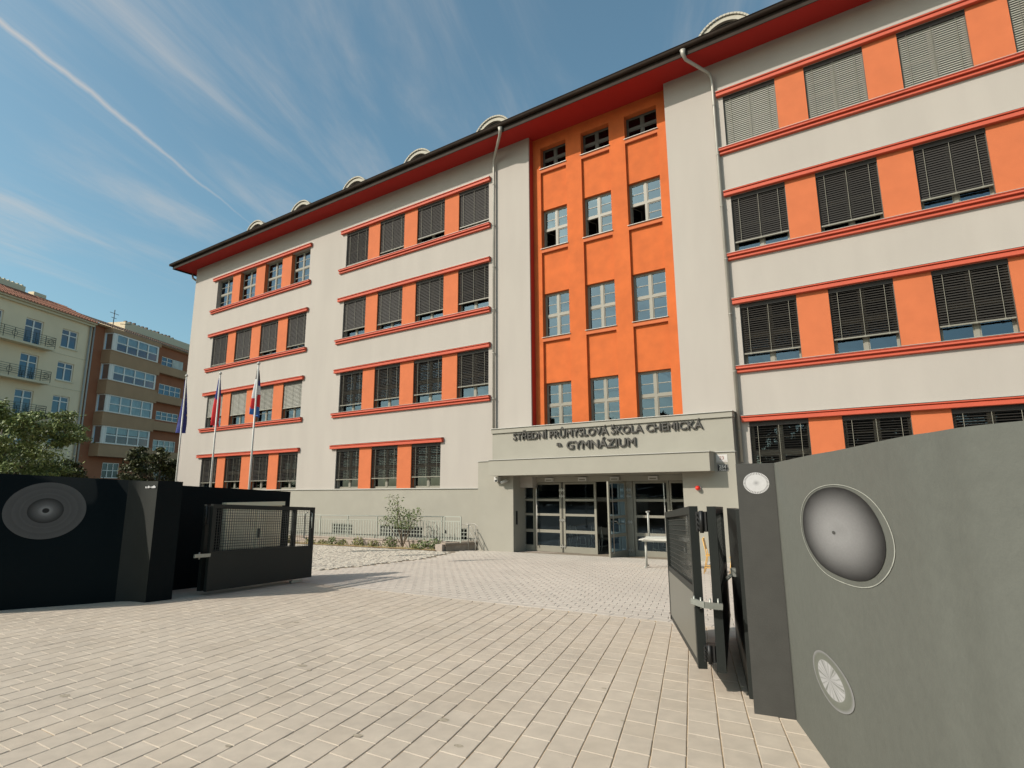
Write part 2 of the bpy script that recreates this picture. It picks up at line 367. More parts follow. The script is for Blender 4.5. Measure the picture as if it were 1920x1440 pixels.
while y < 17.15:
    h = random.uniform(0.13, 0.19); xx = -30 + random.uniform(0, .3)
    while xx < edge_x(y+h/2)-0.2 if y > 10.1 else xx < -15.6:
        wd = random.uniform(0.12, 0.30)
        g = 0.012; z0 = random.uniform(-0.004, 0.005)
        j = lambda: random.uniform(-0.012, 0.012)
        q = [(xx+g+j(), y+g+j()), (xx+wd-g+j(), y+g+j()), (xx+wd-g+j(), y+h-g+j()), (xx+g+j(), y+h-g+j())]
        cxm = sum(p[0] for p in q)/4; cym = sum(p[1] for p in q)/4
        t0 = [(x_, y_, zg(x_, y_)-0.03) for x_, y_ in q]; t1 = [(x_, y_, zg(x_, y_)+0.002+z0) for x_, y_ in q]
        t2 = [(x_+(cxm-x_)*.14, y_+(cym-y_)*.14, zg(x_, y_)+0.010+z0) for x_, y_ in q]
        b.poly(t0+t1+t2, [(8,9,10,11)]+[(k, (k+1)%4, 4+(k+1)%4, 4+k) for k in range(4)]+[(4+k, 4+(k+1)%4, 8+(k+1)%4, 8+k) for k in range(4)])
        xx += wd
    y += h
b.build('cobble_stones', 'cobble', court, kind='stuff')

# ------------------------------------------------------------------ school building
school = thing('school_building', 'long white school building with orange window piers and a recessed orange centre', 'building', (0, 0, 0))
XL, XR = -38.2, 8.2
FLOOR = [(11.54, 13.522), (7.70, 9.752), (3.89, 5.942), (0.15, 2.092)]      # sill, head of each storey's openings
LIN = [13.71, 9.94, 6.13, 2.28]
G1 = [(-35.39,-33.67), (-32.84,-31.17), (-30.27,-28.59), (-27.72,-26.05)]
G2 = [(-23.03,-21.37), (-20.54,-18.84), (-17.99,-16.27), (-15.43,-13.73)]
G3 = [(-3.67,-2.00), (-1.13,0.51), (1.40,3.04), (3.95,5.60)]
T = 0.42
wl = MB()
def wbox(x0, x1, z0, z1): wl.box(x0, x1, 19.0, 19.0+T, z0, z1)
ZT = 14.93; ZB = 0.124
RC0, RC1 = -11.65, -5.72      # recessed centre
cols_all = []
for g in (G1, G2, G3): cols_all.append((g[0][0], g[-1][1]))
# solid vertical stretches
wbox(XL, G1[0][0], ZB, ZT); wbox(G1[-1][1], G2[0][0], ZB, ZT); wbox(G2[-1][1], RC0, ZB, ZT); wbox(RC1, G3[0][0], ZB, ZT); wbox(G3[-1][1], XR, ZB, ZT)
for gi, g in enumerate((G1, G2, G3)):
    x0, x1 = g[0][0], g[-1][1]
    zs = [(13.522, ZT), (9.752, 11.54), (5.942, 7.70), (2.092, 3.89)]
    for z0, z1 in zs: wbox(x0, x1, z0, z1)
    wbox(x0, x1, ZB, 0.15)
wbox(-16.27, G2[-1][1], 0.15, 2.092)
wall = wl.build('wall', 'plaster', school)
w2 = MB()
w2.box(XL, XL+0.35, 19.0+T, 30, ZB, ZT); w2.box(XR-0.35, XR, 19.0+T, 30, ZB, ZT); w2.box(XL, XR, 29.7, 30, -2.7, ZT)
w2.build('rear_wall', 'plaster', school)
w3 = MB()
for z in (-0.25, 3.45, 7.3, 11.1, 15.0): w3.box(XL+0.4, XR-0.4, 19.85, 29.7, z-0.15, z)
w3.box(XL+.4, XR-.4, 24.0, 24.15, -2.2, 14.9)
for x in (-24.8, -11.9, -5.4): w3.box(x, x+0.15, 19.85, 24.0, 0.0, 14.8)
w3.build('inner_floor_slab', 'room', school)

# plinth
pb = MB(); pb2 = MB()
BW = [(-22.98,-21.57), (-19.73,-17.17), (-15.11,-14.75)]
xs_ = [XL] + [x for q in BW for x in q] + [-13.87]
for i in range(0, len(xs_), 2): pb.box(xs_[i], xs_[i+1], 18.95, 19.4, -2.8, 0.10)
for x0, x1 in BW: pb.box(x0, x1, 18.95, 19.4, -1.48, 0.10); pb.box(x0, x1, 18.95, 19.4, -2.8, -1.96)
pb2.box(-4.05, XR, 18.95, 19.4, -2.6, 0.10); pb2.build('plinth', 'grey', school)
pb.box(XL, XL+0.3, 19.4, 30, -2.8, 0.10)
pb.build('plinth', 'grey', school)
pc = MB(); pc.box(XL-0.05, -13.87, 18.90, 19.0, 0.104, 0.135); pc.box(-4.05, XR, 18.90, 19.0, 0.104, 0.135); pc.build('plinth_flashing', 'flash', school)
for x0, x1 in BW:
    bx('cellar_window', 'black', school, x0, x1, 19.25, 19.29, -1.96, -1.48)
    g = MB(); n = max(2, int((x1-x0)/0.17))
    for k in range(n+1):
        xx = x0+0.02+(x1-x0-0.04)*k/n; g.box(xx-0.012, xx+0.012, 18.975, 18.99, -1.96, -1.48)
    for k in range(4):
        zz = -1.94+0.145*k; g.box(x0, x1, 18.962, 18.973, zz-0.011, zz+0.011)
    g.build('window_grille', 'fence', school)

# piers
pc_ = {}
for gi, g in enumerate((G1, G2, G3)):
    for r, (z0, z1) in enumerate(FLOOR):
        for k in range(len(g)-1):
            if gi == 1 and r == 3 and k == 2: continue
            bx('pier', 'pier', school, g[k][1], g[k+1][0], 19.006, 19.0+T, z0, z1)
# lintels and sills, with a rounded two-step profile
def profile_bar(name, m, x0, x1, prof):
    b = MB(); n = len(prof)
    P = [(x0, y, z) for y, z in prof] + [(x1, y, z) for y, z in prof]
    b.poly(P, [(i, i+n, (i+1)%n+n, (i+1)%n) for i in range(n)] + [tuple(range(n)), tuple(reversed(range(n, 2*n)))])
    return b.build(name, m, school)
for gi, g in enumerate((G1, G2, G3)):
    for r in range(4):
        x0 = g[0][0]-0.30; x1 = g[-1][1]+0.20
        if gi == 0: x0 = -35.8; x1 = -25.9
        if gi == 1: x0 = -23.39; x1 = -13.62
        if gi == 2: x0 = -3.86; x1 = 5.95
        if gi == 1 and r == 3: x1 = -16.11
        z = LIN[r]; zb = FLOOR[r][1]-0.0
        profile_bar('lintel_moulding', 'band', x0, x1, [(19.0, z), (18.84, z-0.015), (18.84, z-0.045), (18.90, z-0.06), (18.865, z-0.085), (18.865, z-0.182), (18.875, z-0.192), (19.0, z-0.192)])
        bx('lintel_flashing', 'flash', school, x0-0.01, x1+0.01, 18.85, 18.999, z+0.004, z+0.016)
        if r < 3:
            z = FLOOR[r][0]
            profile_bar('sill_moulding', 'band', x0-0.04, x1+0.05 if gi != 1 else x1, [(19.0, z-0.005), (18.83, z-0.015), (18.83, z-0.03), (18.855, z-0.04), (18.845, z-0.10), (18.935, z-0.112), (18.935, z-0.145), (18.895, z-0.165), (18.895, z-0.215), (18.975, z-0.235), (19.0, z-0.235)])
            bx('sill_flashing', 'flash', school, x0-0.05, x1+0.05 if gi != 1 else x1, 18.84, 19.05, z-0.001, z+0.010)

# windows: one mesh set per kind, copied to each opening
WW, WH = 1.68, 2.0
def frame_mesh(w_, h, fw=0.055, mid=0.10, bars=True):
    b = MB(); y0, y1 = 0.0, 0.07
    b.box(0, fw, y0, y1, 0, h); b.box(w_-fw, w_, y0, y1, 0, h); b.box(fw, w_-fw, y0, y1, 0, fw); b.box(fw, w_-fw, y0, y1, h-fw, h)
    c = w_/2; t = h*0.5
    b.box(c-mid/2, c+mid/2, y0-0.012, y1, fw, h-fw)
    b.box(fw, c-mid/2, y0-0.012, y1, t-0.048, t+0.048); b.box(c+mid/2, w_-fw, y0-0.012, y1, t-0.048, t+0.048)
    return b
def sash_mesh(w_, h):
    b = MB(); s = 0.036
    b.box(0, s, 0, 0.045, 0, h); b.box(w_-s, w_, 0, 0.045, 0, h); b.box(s, w_-s, 0, 0.045, 0, s); b.box(s, w_-s, 0, 0.045, h-s, h)
    if h > 0.5: b.box(s, w_-s, 0.005, 0.035, h/2-0.014, h/2+0.014)
    return b
mesh_cache = {}
def cached(key, fn):
    if key not in mesh_cache: mesh_cache[key] = fn()
    return mesh_cache[key]
def quad_mesh(name, w_, h, m):
    b = MB(); b.poly([(0,0,0),(w_,0,0),(w_,0,h),(0,0,h)], [(0,1,2,3)]); return b.mesh(name, m)
def slats_mesh(w_, drop, m, ang):
    b = MB(); n = int(drop/0.072); c, s = math.cos(ang)*0.043, math.sin(ang)*0.043
    for k in range(n):
        z = -0.06-k*0.072
        b.poly([(0.02,-c,z-s),(w_-0.02,-c,z-s),(w_-0.02,0,z+0.008),(0.02,0,z+0.008),(w_-0.02,c,z+s),(0.02,c,z+s)], [(0,1,2,3),(3,2,4,5)], True)
    return b.mesh('blind_slats', m)
def cords_mesh(w_, drop):
    b = MB()
    for fx in (0.14, 0.5, 0.86):
        b.box(w_*fx-0.0055, w_*fx+0.0055, -0.052, -0.044, -drop, 0)
    return b.mesh('blind_cord', 'cord')
def bprail_mesh(w_):
    b = MB(); b.box(0.02, w_-0.02, -0.04, 0.04, -0.02, 0.02)
    for fx in (0.14, 0.5, 0.86): b.box(w_*fx-0.03, w_*fx+0.03, -0.047, 0.0, -0.028, 0.024)
    return b.mesh('blind_rail', 'rail')
wr_ = random.Random(3)
def window(x0, x1, z0, z1, yf, blind=None, light=False, ang=0.5, curtain=False, opensash=False, fm='frame'):
    if blind and blind < 1: blind = round(blind+wr_.choice((-0.03, -0.01, 0.0, 0.02)), 2)
    ang = round(ang+wr_.choice((-0.10, 0.0, 0.0, 0.06)), 2)
    w_ = round(x1-x0, 2); h = round(z1-z0, 2)
    o = add('window', cached(('f', w_, h, fm), lambda: frame_mesh(w_, h).mesh('window', fm)), school, loc=(x0, yf, z0))
    pw = w_/2-0.055-0.05; ph = h/2-0.055-0.048
    k = 0
    for ix in (0, 1):
        for iz in (0, 1):
            lx = 0.055 if ix == 0 else w_/2+0.05; lz = 0.055 if iz == 0 else h/2+0.048
            sm = cached(('s', round(pw, 3), round(ph, 3), fm), lambda: sash_mesh(pw, ph).mesh('sash', fm))
            gls = 'glassdark' if fm == 'framedark' else 'glass'
            gm = cached(('g', round(pw, 3), round(ph, 3), fm), lambda: quad_mesh('pane', pw-0.07, ph-0.07, gls))
            if opensash and ix == 0 and iz == 0:
                continue
            add('sash', sm, o, loc=(lx, 0.008, lz))
            add('pane', gm, o, loc=(lx+0.035, 0.03, lz+0.035))
    if opensash:    # lower left sash swung inwards
        sb = sash_mesh(pw, ph); so_ = sb.build('sash', fm, o, loc=(0.075, 0.05, 0.075), rot=(0, 0, R(70)))
        add('pane', quad_mesh('pane', pw-0.09, ph-0.09, 'glass'), o, loc=(0.075+0.045*math.cos(R(70)), 0.05+0.045*math.sin(R(70)), 0.12), rot=(0, 0, R(70)))
    if blind:
        drop = round(blind*h, 2); yb = -0.13
        m = 'slatlight' if light else 'slatdark'
        add('blind_slats', cached(('b', w_, drop, m, ang), lambda: slats_mesh(w_, drop, m, ang)), o, loc=(0, yb, h-0.02), kind='stuff')
        add('blind_cord', cached(('c', w_, drop), lambda: cords_mesh(w_, drop)), o, loc=(0, yb, h-0.02))
        add('blind_rail', cached(('r', w_), lambda: bprail_mesh(w_)), o, loc=(0, yb, h-drop-0.04))
        add('guide_rail', cached(('gr', h), lambda: (lambda b_: (b_.box(0, 0.02, -0.03, 0.03, 0, h), b_.mesh('guide_rail', 'framedark'))[1])(MB())), o, loc=(0.001, yb, 0.002))
        add('guide_rail', mesh_cache[('gr', h)], o, loc=(w_-0.021, yb, 0.002))
        add('blind_box', cached(('bb', w_), lambda: (lambda b_: (b_.box(0.002, w_-0.002, -0.06, 0.06, -0.14, 0), b_.mesh('blind_box', 'slatdark'))[1])(MB())), o, loc=(0, yb, h))
    if curtain:
        add('curtain', cached(('cu', w_, h), lambda: quad_mesh('curtain', w_*0.62, h-0.1, 'curtain')), o, loc=(w_*0.3, 0.25, 0.05))
    return o
YW = 19.22
def uni(g): return [(round(a, 2), round(a, 2)+1.68 if abs((c-a)-1.68) < 0.06 else c) for a, c in g]
for r, (z0, z1) in enumerate(FLOOR):
    for k, (a, c) in enumerate(G1):
        if r == 0: window(a, c, z0, z1, YW, curtain=True)
        elif r == 1: window(a, c, z0, z1, YW, blind=(0.88, 0.9, 0.86, 0.87)[k], ang=1.0)
        elif r == 2: window(a, c, z0, z1, YW, blind=(0.62, 0.66, 0.64, 0.68)[k], light=True, ang=1.0)
        else: window(a, c, z0, z1, YW, blind=(0.74, 0.76, 0.76, 0.76)[k], ang=0.45)
    for k, (a, c) in enumerate(G2):
        if r == 3 and k == 3: continue
        window(a, c, z0, z1, YW, blind=((0.93, 0.82, 0.80, 0.83), (0.74, 0.78, 0.76, 0.75), (0.80, 0.78, 0.77, 0.75), (0.76, 0.74, 0.76, 0))[r][k], ang=(1.08, 1.0, 0.62, 0.5)[r])
    for k, (a, c) in enumerate(G3):
        window(a, c, z0, z1, YW, blind=((1.0, 1.0, 1.0, 1.0), (0.82, 0.83, 0.80, 0.82), (0.77, 0.75, 0.74, 0.75), (1.0, 1.0, 1.0, 1.0))[r][k], light=(r == 0), ang=(1.05, 1.0, 0.8, 0.3)[r])

# recessed orange centre
YO = 19.34
CC = [(-11.27,-10.05), (-9.35,-8.11), (-7.45,-6.15)]
CR = [(13.45, 14.45), (9.84, 11.60), (6.05, 7.92), (2.42, 4.20)]
ob = MB()
xe = [RC0+0.0] + [v for q in CC for v in q] + [RC1]
for i in range(0, len(xe), 2): ob.box(xe[i], xe[i+1], YO, YO+0.4, 2.0, ZT)
for x0, x1 in CC:
    prev = 2.0
    ob.box(x0, x1, YO, YO+0.4, CR[0][1], ZT)
    for j, (z0, z1) in enumerate(CR):
        if j < 3:
            zn = CR[j+1][1]
            ob.box(x0, x1, YO+0.11, YO+0.4, zn, z0-0.16)      # sunken panel
    ob.box(x0, x1, YO+0.11, YO+0.4, 2.0, CR[3][0])
ob.build('orange_wall', 'orange', school)
bx('orange_jamb', 'jambshade', school, RC0+0.0, RC0+0.012, 19.07, YO-0.001, 2.43, ZT-0.002)
for x0, x1 in CC:
    for j, (z0, z1) in enumerate(CR):
        if j < 3: bx('window_sill', 'pier', school, x0, x1, YO-0.0, YO+0.4, z0-0.158, z0-0.006)
        bx('sill_sheet', 'flash', school, x0-0.03, x1+0.03, YO-0.05, YO+0.28, z0-0.004, z0+0.012)
        window(x0, x1, z0, z1, YO+0.24, opensash=(j == 1), fm='framedark' if j == 0 else 'frame')

# eaves, gutter, roof
YE = 17.95
sf = MB(); sf.box(XL-1.05, XR+1.0, YE, 19.45, ZT, ZT+0.06); sf.box(XL-1.05, XL, 19.45, 31, ZT, ZT+0.06); sf.build('soffit', 'soffit', school)
fa = MB(); fa.box(XL-1.08, XR+1.0, YE-0.03, YE, ZT-0.10, ZT+0.26); fa.box(XL-1.08, XL-1.05, YE, 31, ZT-0.10, ZT+0.26)
fa.build('fascia_board', 'roofmetal', school)
gt = MB(); nseg = 10
for (ax, ay, bx_, by_) in ((XL-1.15, YE-0.11, XR+1.0, YE-0.11),):
    P = []
    for x in (ax-0.03, bx_):
        for k in range(nseg+1):
            a = math.pi*k/nseg; P.append((x, ay-math.cos(a)*0.095, ZT+0.24-math.sin(a)*0.13))
    gt.poly(P, [(k, k+1, nseg+1+k+1, nseg+1+k) for k in range(nseg)], True)
gt.tube([(XL-1.2, YE-0.21, ZT+0.24), (XR+1, YE-0.21, ZT+0.24)], 0.016, 6)
x = XL-1.0
while x < XR:
    gt.box(x-0.012, x+0.012, YE-0.212, YE, ZT+0.255, ZT+0.262); x += 0.9
gt.box(XL-1.26, XL-1.08, YE-0.2, 31, ZT+0.12, ZT+0.25)
gt.build('gutter', 'roofmetal', school)
rf = MB()
y0r, z0r, y1r, z1r = YE-0.08, ZT+0.30, 24.5, ZT+5.2
rf.poly([(XL-1.15, y0r, z0r), (XR+1, y0r, z0r), (XR+1, y1r, z1r), (XL+5.5, y1r, z1r), (XL-1.15, 31.0, z0r), (XR+1, 31, z0r)],
        [(0,1,2,3), (0,3,4), (4,3,2,5), (1,5,2), (0,4,5,1)])
rf.build('roof', 'rooftile', school)
def roofz(y): return z0r + (y-y0r)*(z1r-z0r)/(y1r-y0r)
for xc in (-32.48, -27.91, -23.26, -18.58, -13.91, -3.53, 1.1):
    yf = 19.5; zc = roofz(yf)-0.42; ro, ri = 1.02, 0.86; ns = 18
    d = MB()
    P = []
    for yy, rr in ((yf, ro), (yf, ri), (yf+0.12, ri), (yf+2.2, ro)):
        for k in range(ns+1):
            a = math.pi*k/ns; P.append((xc-rr*math.cos(a), yy, zc+rr*math.sin(a)))
    m1 = ns+1
    F = [(k, k+1, m1+k+1, m1+k) for k in range(ns)] + [(m1+k, m1+k+1, 2*m1+k+1, 2*m1+k) for k in range(ns)] + [(3*m1+k, 3*m1+k+1, k+1, k) for k in range(ns)]
    d.poly(P, F)
    o = d.build('dormer', 'stone', school)
    d = MB(); ro2 = 1.10
    n_t = 26
    for k in range(n_t):    # row of edge tiles over the arch
        a0 = math.pi*(k+0.06)/n_t; a1 = math.pi*(k+0.94)/n_t
        q = [(xc-math.cos(a)*r_, yy, zc+math.sin(a)*r_) for yy in (yf-0.06, yf+0.5) for a, r_ in ((a0, 1.03), (a1, 1.03), (a1, ro2), (a0, ro2))]
        d.poly(q, [(0,1,2,3), (7,6,5,4), (0,4,5,1), (1,5,6,2), (2,6,7,3), (3,7,4,0)])
    d.build('edge_tiles', 'stone', o, kind='stuff')
    d = MB(); P = [(xc, yf+0.12, zc-0.3)] + [(xc-ri*math.cos(math.pi*k/ns), yf+0.12, zc+ri*math.sin(math.pi*k/ns)) for k in range(ns+1)]
    d.poly(P, [(0, k+1, k+2) for k in range(ns)]); d.build('dormer_louvre', 'black', o)
    d = MB()
    for k in range(6): d.box(xc-0.72, xc+0.72, yf+0.06, yf+0.10, zc+0.1*k, zc+0.1*k+0.03) if k < 4 else None
    d.build('louvre_slats', 'black', o, kind='stuff')
# downpipes
for (pts_, ) in (([(-12.32,17.84,15.02),(-12.34,17.88,14.86),(-12.45,17.98,14.72),(-13.25,18.74,14.45),(-13.37,18.86,14.30),(-13.38,18.88,14.0),(-13.38,18.88,2.5)],),
                 ([(-4.62,17.84,15.02),(-4.62,17.87,14.86),(-4.58,17.98,14.72),(-4.02,18.74,14.45),(-3.96,18.85,14.30),(-3.95,18.88,14.0),(-3.95,18.88,0.85)],)):
    b = MB(); b.tube(pts_, [0.10, 0.075, 0.06, 0.06, 0.06, 0.055, 0.055], 10)
    o = b.build('downpipe', 'zinc', school)
    zz = 13.2
    while zz > pts_[-1][2]+0.3:
        c = MB(); c.tube([(pts_[-1][0], 18.88, zz), (pts_[-1][0], 18.88, zz+0.035)], 0.066, 10); c.box(pts_[-1][0]-0.01, pts_[-1][0]+0.01, 18.9, 19.0, zz, zz+0.03)
        c.build('pipe_clip', 'zinc', o); zz -= 1.9
b = MB(); b.tube([(-13.38,18.88,2.48),(-13.38,18.88,1.2)], 0.05, 8); b.build('downpipe', 'zinc', school)
b = MB(); b.tube([(-39.2,19.2,14.95),(-39.2,19.25,14.62),(-39.0,19.5,14.40),(-38.45,20.2,14.3),(-38.30,20.5,14.0),(-38.30,20.5,-2.6)], 0.07, 8); b.build('downpipe', 'zinc', school)

# ------------------------------------------------------------------ entrance portal (part of the school)
YP = 18.5
p = MB()
p.box(-13.87, -12.20, YP, 18.95, -2.6, 1.15)
p.box(-5.71, -4.05, YP, 18.95, -2.6, 1.15)
p.box(-12.20, -5.71, YP, 18.95, 0.56, 1.15)
p.box(-13.19, -4.06, YP+0.03, 19.0, 1.15, 2.23)
p.box(-12.20, -5.71, 18.95, 19.4, 0.52, 2.0)
p.box(-12.6, -12.20, 18.95, 19.45, -2.6, 1.15); p.box(-5.71, -5.3, 18.95, 19.45, -2.6, 1.15)
p.box(-12.20, -5.71, 19.28, 19.5, 0.318, 0.515)
p.build('portal_wall', 'grey', school)
p = MB(); p.box(-13.21, -4.04, YP-0.03, 18.998, 2.234, 2.40); p.build('portal_cornice', 'grey', school)
p = MB(); p.box(-13.24, -4.01, YP-0.07, 18.997, 2.404, 2.425); p.box(-13.89, -12.98, YP-0.04, YP+0.2, 1.154, 1.175); p.box(-4.68, -4.02, YP-0.04, YP+0.2, 1.154, 1.175); p.build('portal_flashing', 'flash', school)
p = MB(); p.box(-12.93, -4.67, 17.9, YP-0.002, 0.57, 1.145); o = p.build('canopy', 'grey', school)
p = MB(); p.box(-12.96, -4.64, 17.86, YP+0.02, 1.149, 1.170); p.build('canopy_flashing', 'flash', o)
p = MB(); p.box(-12.20, -5.71, 18.9, 19.5, -2.35, -2.255); p.build('threshold', 'kerb', school)

# lettering, one part for each letter
font_bodies = []
def letters(text, x0, x1, z0, size, y, zscale=1.0):
    cu = bpy.data.curves.new('letter', 'FONT'); cu.size = size; cu.extrude = 0.020; cu.bevel_depth = 0.008*size/0.3; cu.bevel_resolution = 0; cu.resolution_u = 3
    ob_ = bpy.data.objects.new('letter_tmp', cu); col.objects.link(ob_)
    def width(s):
        cu.body = s; bpy.context.view_layer.update(); dg = bpy.context.evaluated_depsgraph_get()
        me = bpy.data.meshes.new_from_object(ob_.evaluated_get(dg))
        xs_ = [v.co.x for v in me.vertices]
        return (min(xs_), max(xs_), me) if xs_ else (0, 0, me)
    tot = width(text)[1]; sc_ = (x1-x0)/tot
    for i, ch in enumerate(text):
        if ch == ' ': continue
        right = width(text[:i+1])[1]; mn, mx, me = width(ch)
        me.name = 'letter'; me.materials.clear(); me.materials.append(M['letter'])
        dxl = right-mx
        for v in me.vertices:
            c = v.co.copy(); v.co = ((c.x+dxl)*sc_, -c.z, c.y*zscale)
        add('letter', me, school, loc=(x0, y, z0))
    bpy.data.objects.remove(ob_)
letters('STŘEDNÍ PRŮMYSLOVÁ ŠKOLA CHEMICKÁ', -12.18, -4.95, 1.93, 0.31, 18.485, 1.18)
letters('GYMNÁZIUM', -9.87, -7.21, 1.48, 0.36, 18.485, 1.12)
letters('a', -10.27, -10.06, 1.61, 0.24, 18.485)

# entrance doors
YD = 19.35; KD = 1.0157
def door(x0, x1, z0=-2.21, z1=0.30, name='door', rails=True, parent=school, y=0.0, base=None):
    if base is None: x0 *= KD; x1 *= KD
    z0 *= KD; z1 *= KD
    st = 0.085 if x1-x0 > 0.6 else 0.06
    b = MB()
    b.box(x0, x0+st, y, y+0.06, z0, z1); b.box(x1-st, x1, y, y+0.06, z0, z1)
    lv = [(z1-0.07, z1), (-0.385, -0.30), (-0.93, -0.845), (-1.55, -1.44), (z0, z0+0.22)] if rails else [(z1-0.07, z1), (z0, z0+0.22)]
    for a, c in lv: b.box(x0+st, x1-st, y+0.003, y+0.057, a, c)
    o = b.build(name, 'frame', parent, loc=base if base is not None else (0, YD, 0))
    edges = [z0+0.22] + [v for a, c in sorted(lv)[1:-1] for v in (a, c)] + [z1-0.07]
    for k in range(0, len(edges), 2):
        g = MB(); g.poly([(x0+st, y+0.03, edges[k]), (x1-st, y+0.03, edges[k]), (x1-st, y+0.03, edges[k+1]), (x0+st, y+0.03, edges[k+1])], [(0,1,2,3)])
        g.build('pane', 'doorglass', o)
    return o
def handle(o, x, z0, z1, y=-0.09):
    if x < 0: x *= KD
    b = MB(); b.tube([(x, 0, z0+0.04), (x, y, z0), (x, y, z1), (x, 0, z1-0.04)], 0.017, 8); return b.build('pull_handle', 'steelbar', o)
def hinges(o, x, zs=(0.02, -0.20, -1.08, -2.03), two=True):
    x *= KD
    for z in zs:
        b = MB()
        b.box(x-0.012, x+0.012, -0.03, -0.002, z-0.07, z+0.07)
        for s_ in ((-1, 1) if two else (1,)):
            b.box(min(x+s_*0.012, x+s_*0.12), max(x+s_*0.012, x+s_*0.12), -0.022, -0.002, z-0.022, z+0.022)
            b.box(min(x+s_*0.07, x+s_*0.095), max(x+s_*0.07, x+s_*0.095), -0.026, -0.002, z-0.055, z+0.055)
        b.build('hinge', 'steelbar', o)
fr = MB()
for x in (-12.355, -10.585, -8.105, -5.86): fr.box(x-0.01, x+0.05, YD-0.01, YD+0.08, -2.25, 0.31)
fr.build('door_frame', 'framedark', school)
d1 = door(-12.13, -11.60); hinges(d1, -12.10, two=False)
d2 = door(-11.58, -10.43); handle(d2, -11.45, -2.05, 0.2)
d3 = door(-10.36, -9.02); hinges(d2, -10.395)
d4 = door(-7.62, -6.36); handle(d4, -6.50, -2.0, 0.24)
d5 = door(-6.34, -5.76)
# open leaf, hinged near x=-7.95 and swung outwards
d6 = door(0.0, 1.18, z0=-2.20, base=(-8.05, YD-0.02, 0)); d6.rotation_euler = (0, 0, R(180+83))
handle(d6, 1.06, -2.05, 0.24, y=0.14)
hb = MB(); hb.tube([(0.12, 0.12, -1.12), (0.7, 0.12, -1.12), (0.82, 0.12, -1.02), (0.95, 0.12, -1.02)], 0.018, 8); hb.build('panic_bar', 'steelbar', d6)
b = MB(); b.box(-8.04, -7.76, 0, 0.07, -2.23, 0.31); o = b.build('door_post', 'frame', school, loc=(0, YD, 0)); hinges(o, -7.80)
# lobby behind the doors
lb = MB(); lb.box(-13.0, -5.0, 19.46, 25, -2.5, -2.25); lb.box(-13.0, -5.0, 24.9, 25.05, -2.2, -0.3)
lb.box(-13.1, -13.0, 19.45, 25, -2.2, -0.3); lb.box(-5.0, -4.9, 19.45, 25, -2.2, -0.3)
lb.build('lobby', 'room', school)

# ------------------------------------------------------------------ things on the entrance
for k, xc in enumerate((-10.86, -9.47, -8.22, -6.83)):
    lab = ['boxy white lamp above the left-hand glazed door', 'boxy white lamp above the second glazed door, left of the opening', 'boxy white lamp directly above the open door leaf', 'rightmost boxy white lamp above the glazed doors'][k]
    t = thing('wall_lamp', lab, 'lamp', (xc*1.016, 19.278, 0.405), 0, 'box lamps above the entrance doors')
    bx('lamp_housing', 'white', t, -0.165, 0.165, -0.10, 0.0, -0.055, 0.075)
    bx('lamp_cover', 'cord', t, -0.12, 0.12, -0.108, -0.101, -0.03, 0.01)
t = thing('alarm_beacon', 'small round red alarm beacon on the grey wall right of the doors', 'alarm', (-5.22, 18.5, 0.06))
b = MB(); b.tube([(0,-0.001,0),(0,-0.04,0)], 0.085, 16); b.build('base', 'white', t)
b = MB(); b.tube([(0,-0.04,0),(0,-0.12,0),(0,-0.16,0),(0,-0.18,0)], [0.075,0.072,0.05,0.02], 16); b.build('lens', 'red', t)
t = thing('security_camera', 'white box-shaped camera under the canopy, left of the dome-arm camera', 'camera', (-12.86, 18.5, 0.42))
bx('housing', 'white', t, -0.09, 0.09, -0.2, -0.002, -0.07, 0.12); bx('lens', 'black', t, -0.05, 0.05, -0.215, -0.201, -0.06, 0.0)
t = thing('security_camera', 'white bullet camera on a short bracket under the canopy', 'camera', (-12.52, 18.5, 0.36))
b = MB(); b.tube([(0.08,-0.001,0.03),(0.06,-0.1,0.02)], 0.03, 8); b.build('bracket', 'white', t)
b = MB(); b.tube([(0.1,-0.1,0.03),(-0.10,-0.24,-0.05)], 0.055, 12); o = b.build('housing', 'white', t)
b = MB(); b.tube([(-0.10,-0.24,-0.05),(-0.12,-0.254,-0.058)], 0.045, 12); b.build('lens', 'black', t)
def flat_text(s, x, z, size, m, parent, y, bold=0.0, align='CENTER', width=None):
    cu = bpy.data.curves.new('lettering', 'FONT'); cu.size = size; cu.extrude = 0.002; cu.offset = bold; cu.align_x = align; cu.body = s; cu.resolution_u = 3
    ob_ = bpy.data.objects.new('tmp', cu); col.objects.link(ob_); bpy.context.view_layer.update()
    me = bpy.data.meshes.new_from_object(ob_.evaluated_get(bpy.context.evaluated_depsgraph_get())); bpy.data.objects.remove(ob_)
    k = 1.0
    if width:
        xs_ = [v.co.x for v in me.vertices]; k = width/(max(xs_)-min(xs_))
    for v in me.vertices: v.co = (v.co.x*k, -v.co.z, v.co.y)
    me.materials.clear(); me.materials.append(M[m]); me.name = 'lettering'
    return add('lettering', me, parent, loc=(x, y, z))
t = thing('house_number_sign', 'white street number plate reading 23', 'sign', (-4.45, 18.49, 0.84))
bx('plate', 'white', t, -0.17, 0.17, 0, 0.008, 0, 0.24); flat_text('23', 0, 0.085, 0.15, 'redtxt', t, -0.003)
b = MB(); b.box(-0.14, 0.14, -0.004, -0.001, 0.03, 0.036); b.build('print_line', 'redtxt', t)
t = thing('house_number_sign', 'black number plate reading 254 below the white plate', 'sign', (-4.44, 18.49, 0.56))
bx('plate', 'black', t, -0.165, 0.165, 0.0, 0.008, 0, 0.22); flat_text('254', 0, 0.095, 0.14, 'white', t, -0.003, 0.006); flat_text('Ponava', 0, 0.025, 0.07, 'white', t, -0.003, 0.003)
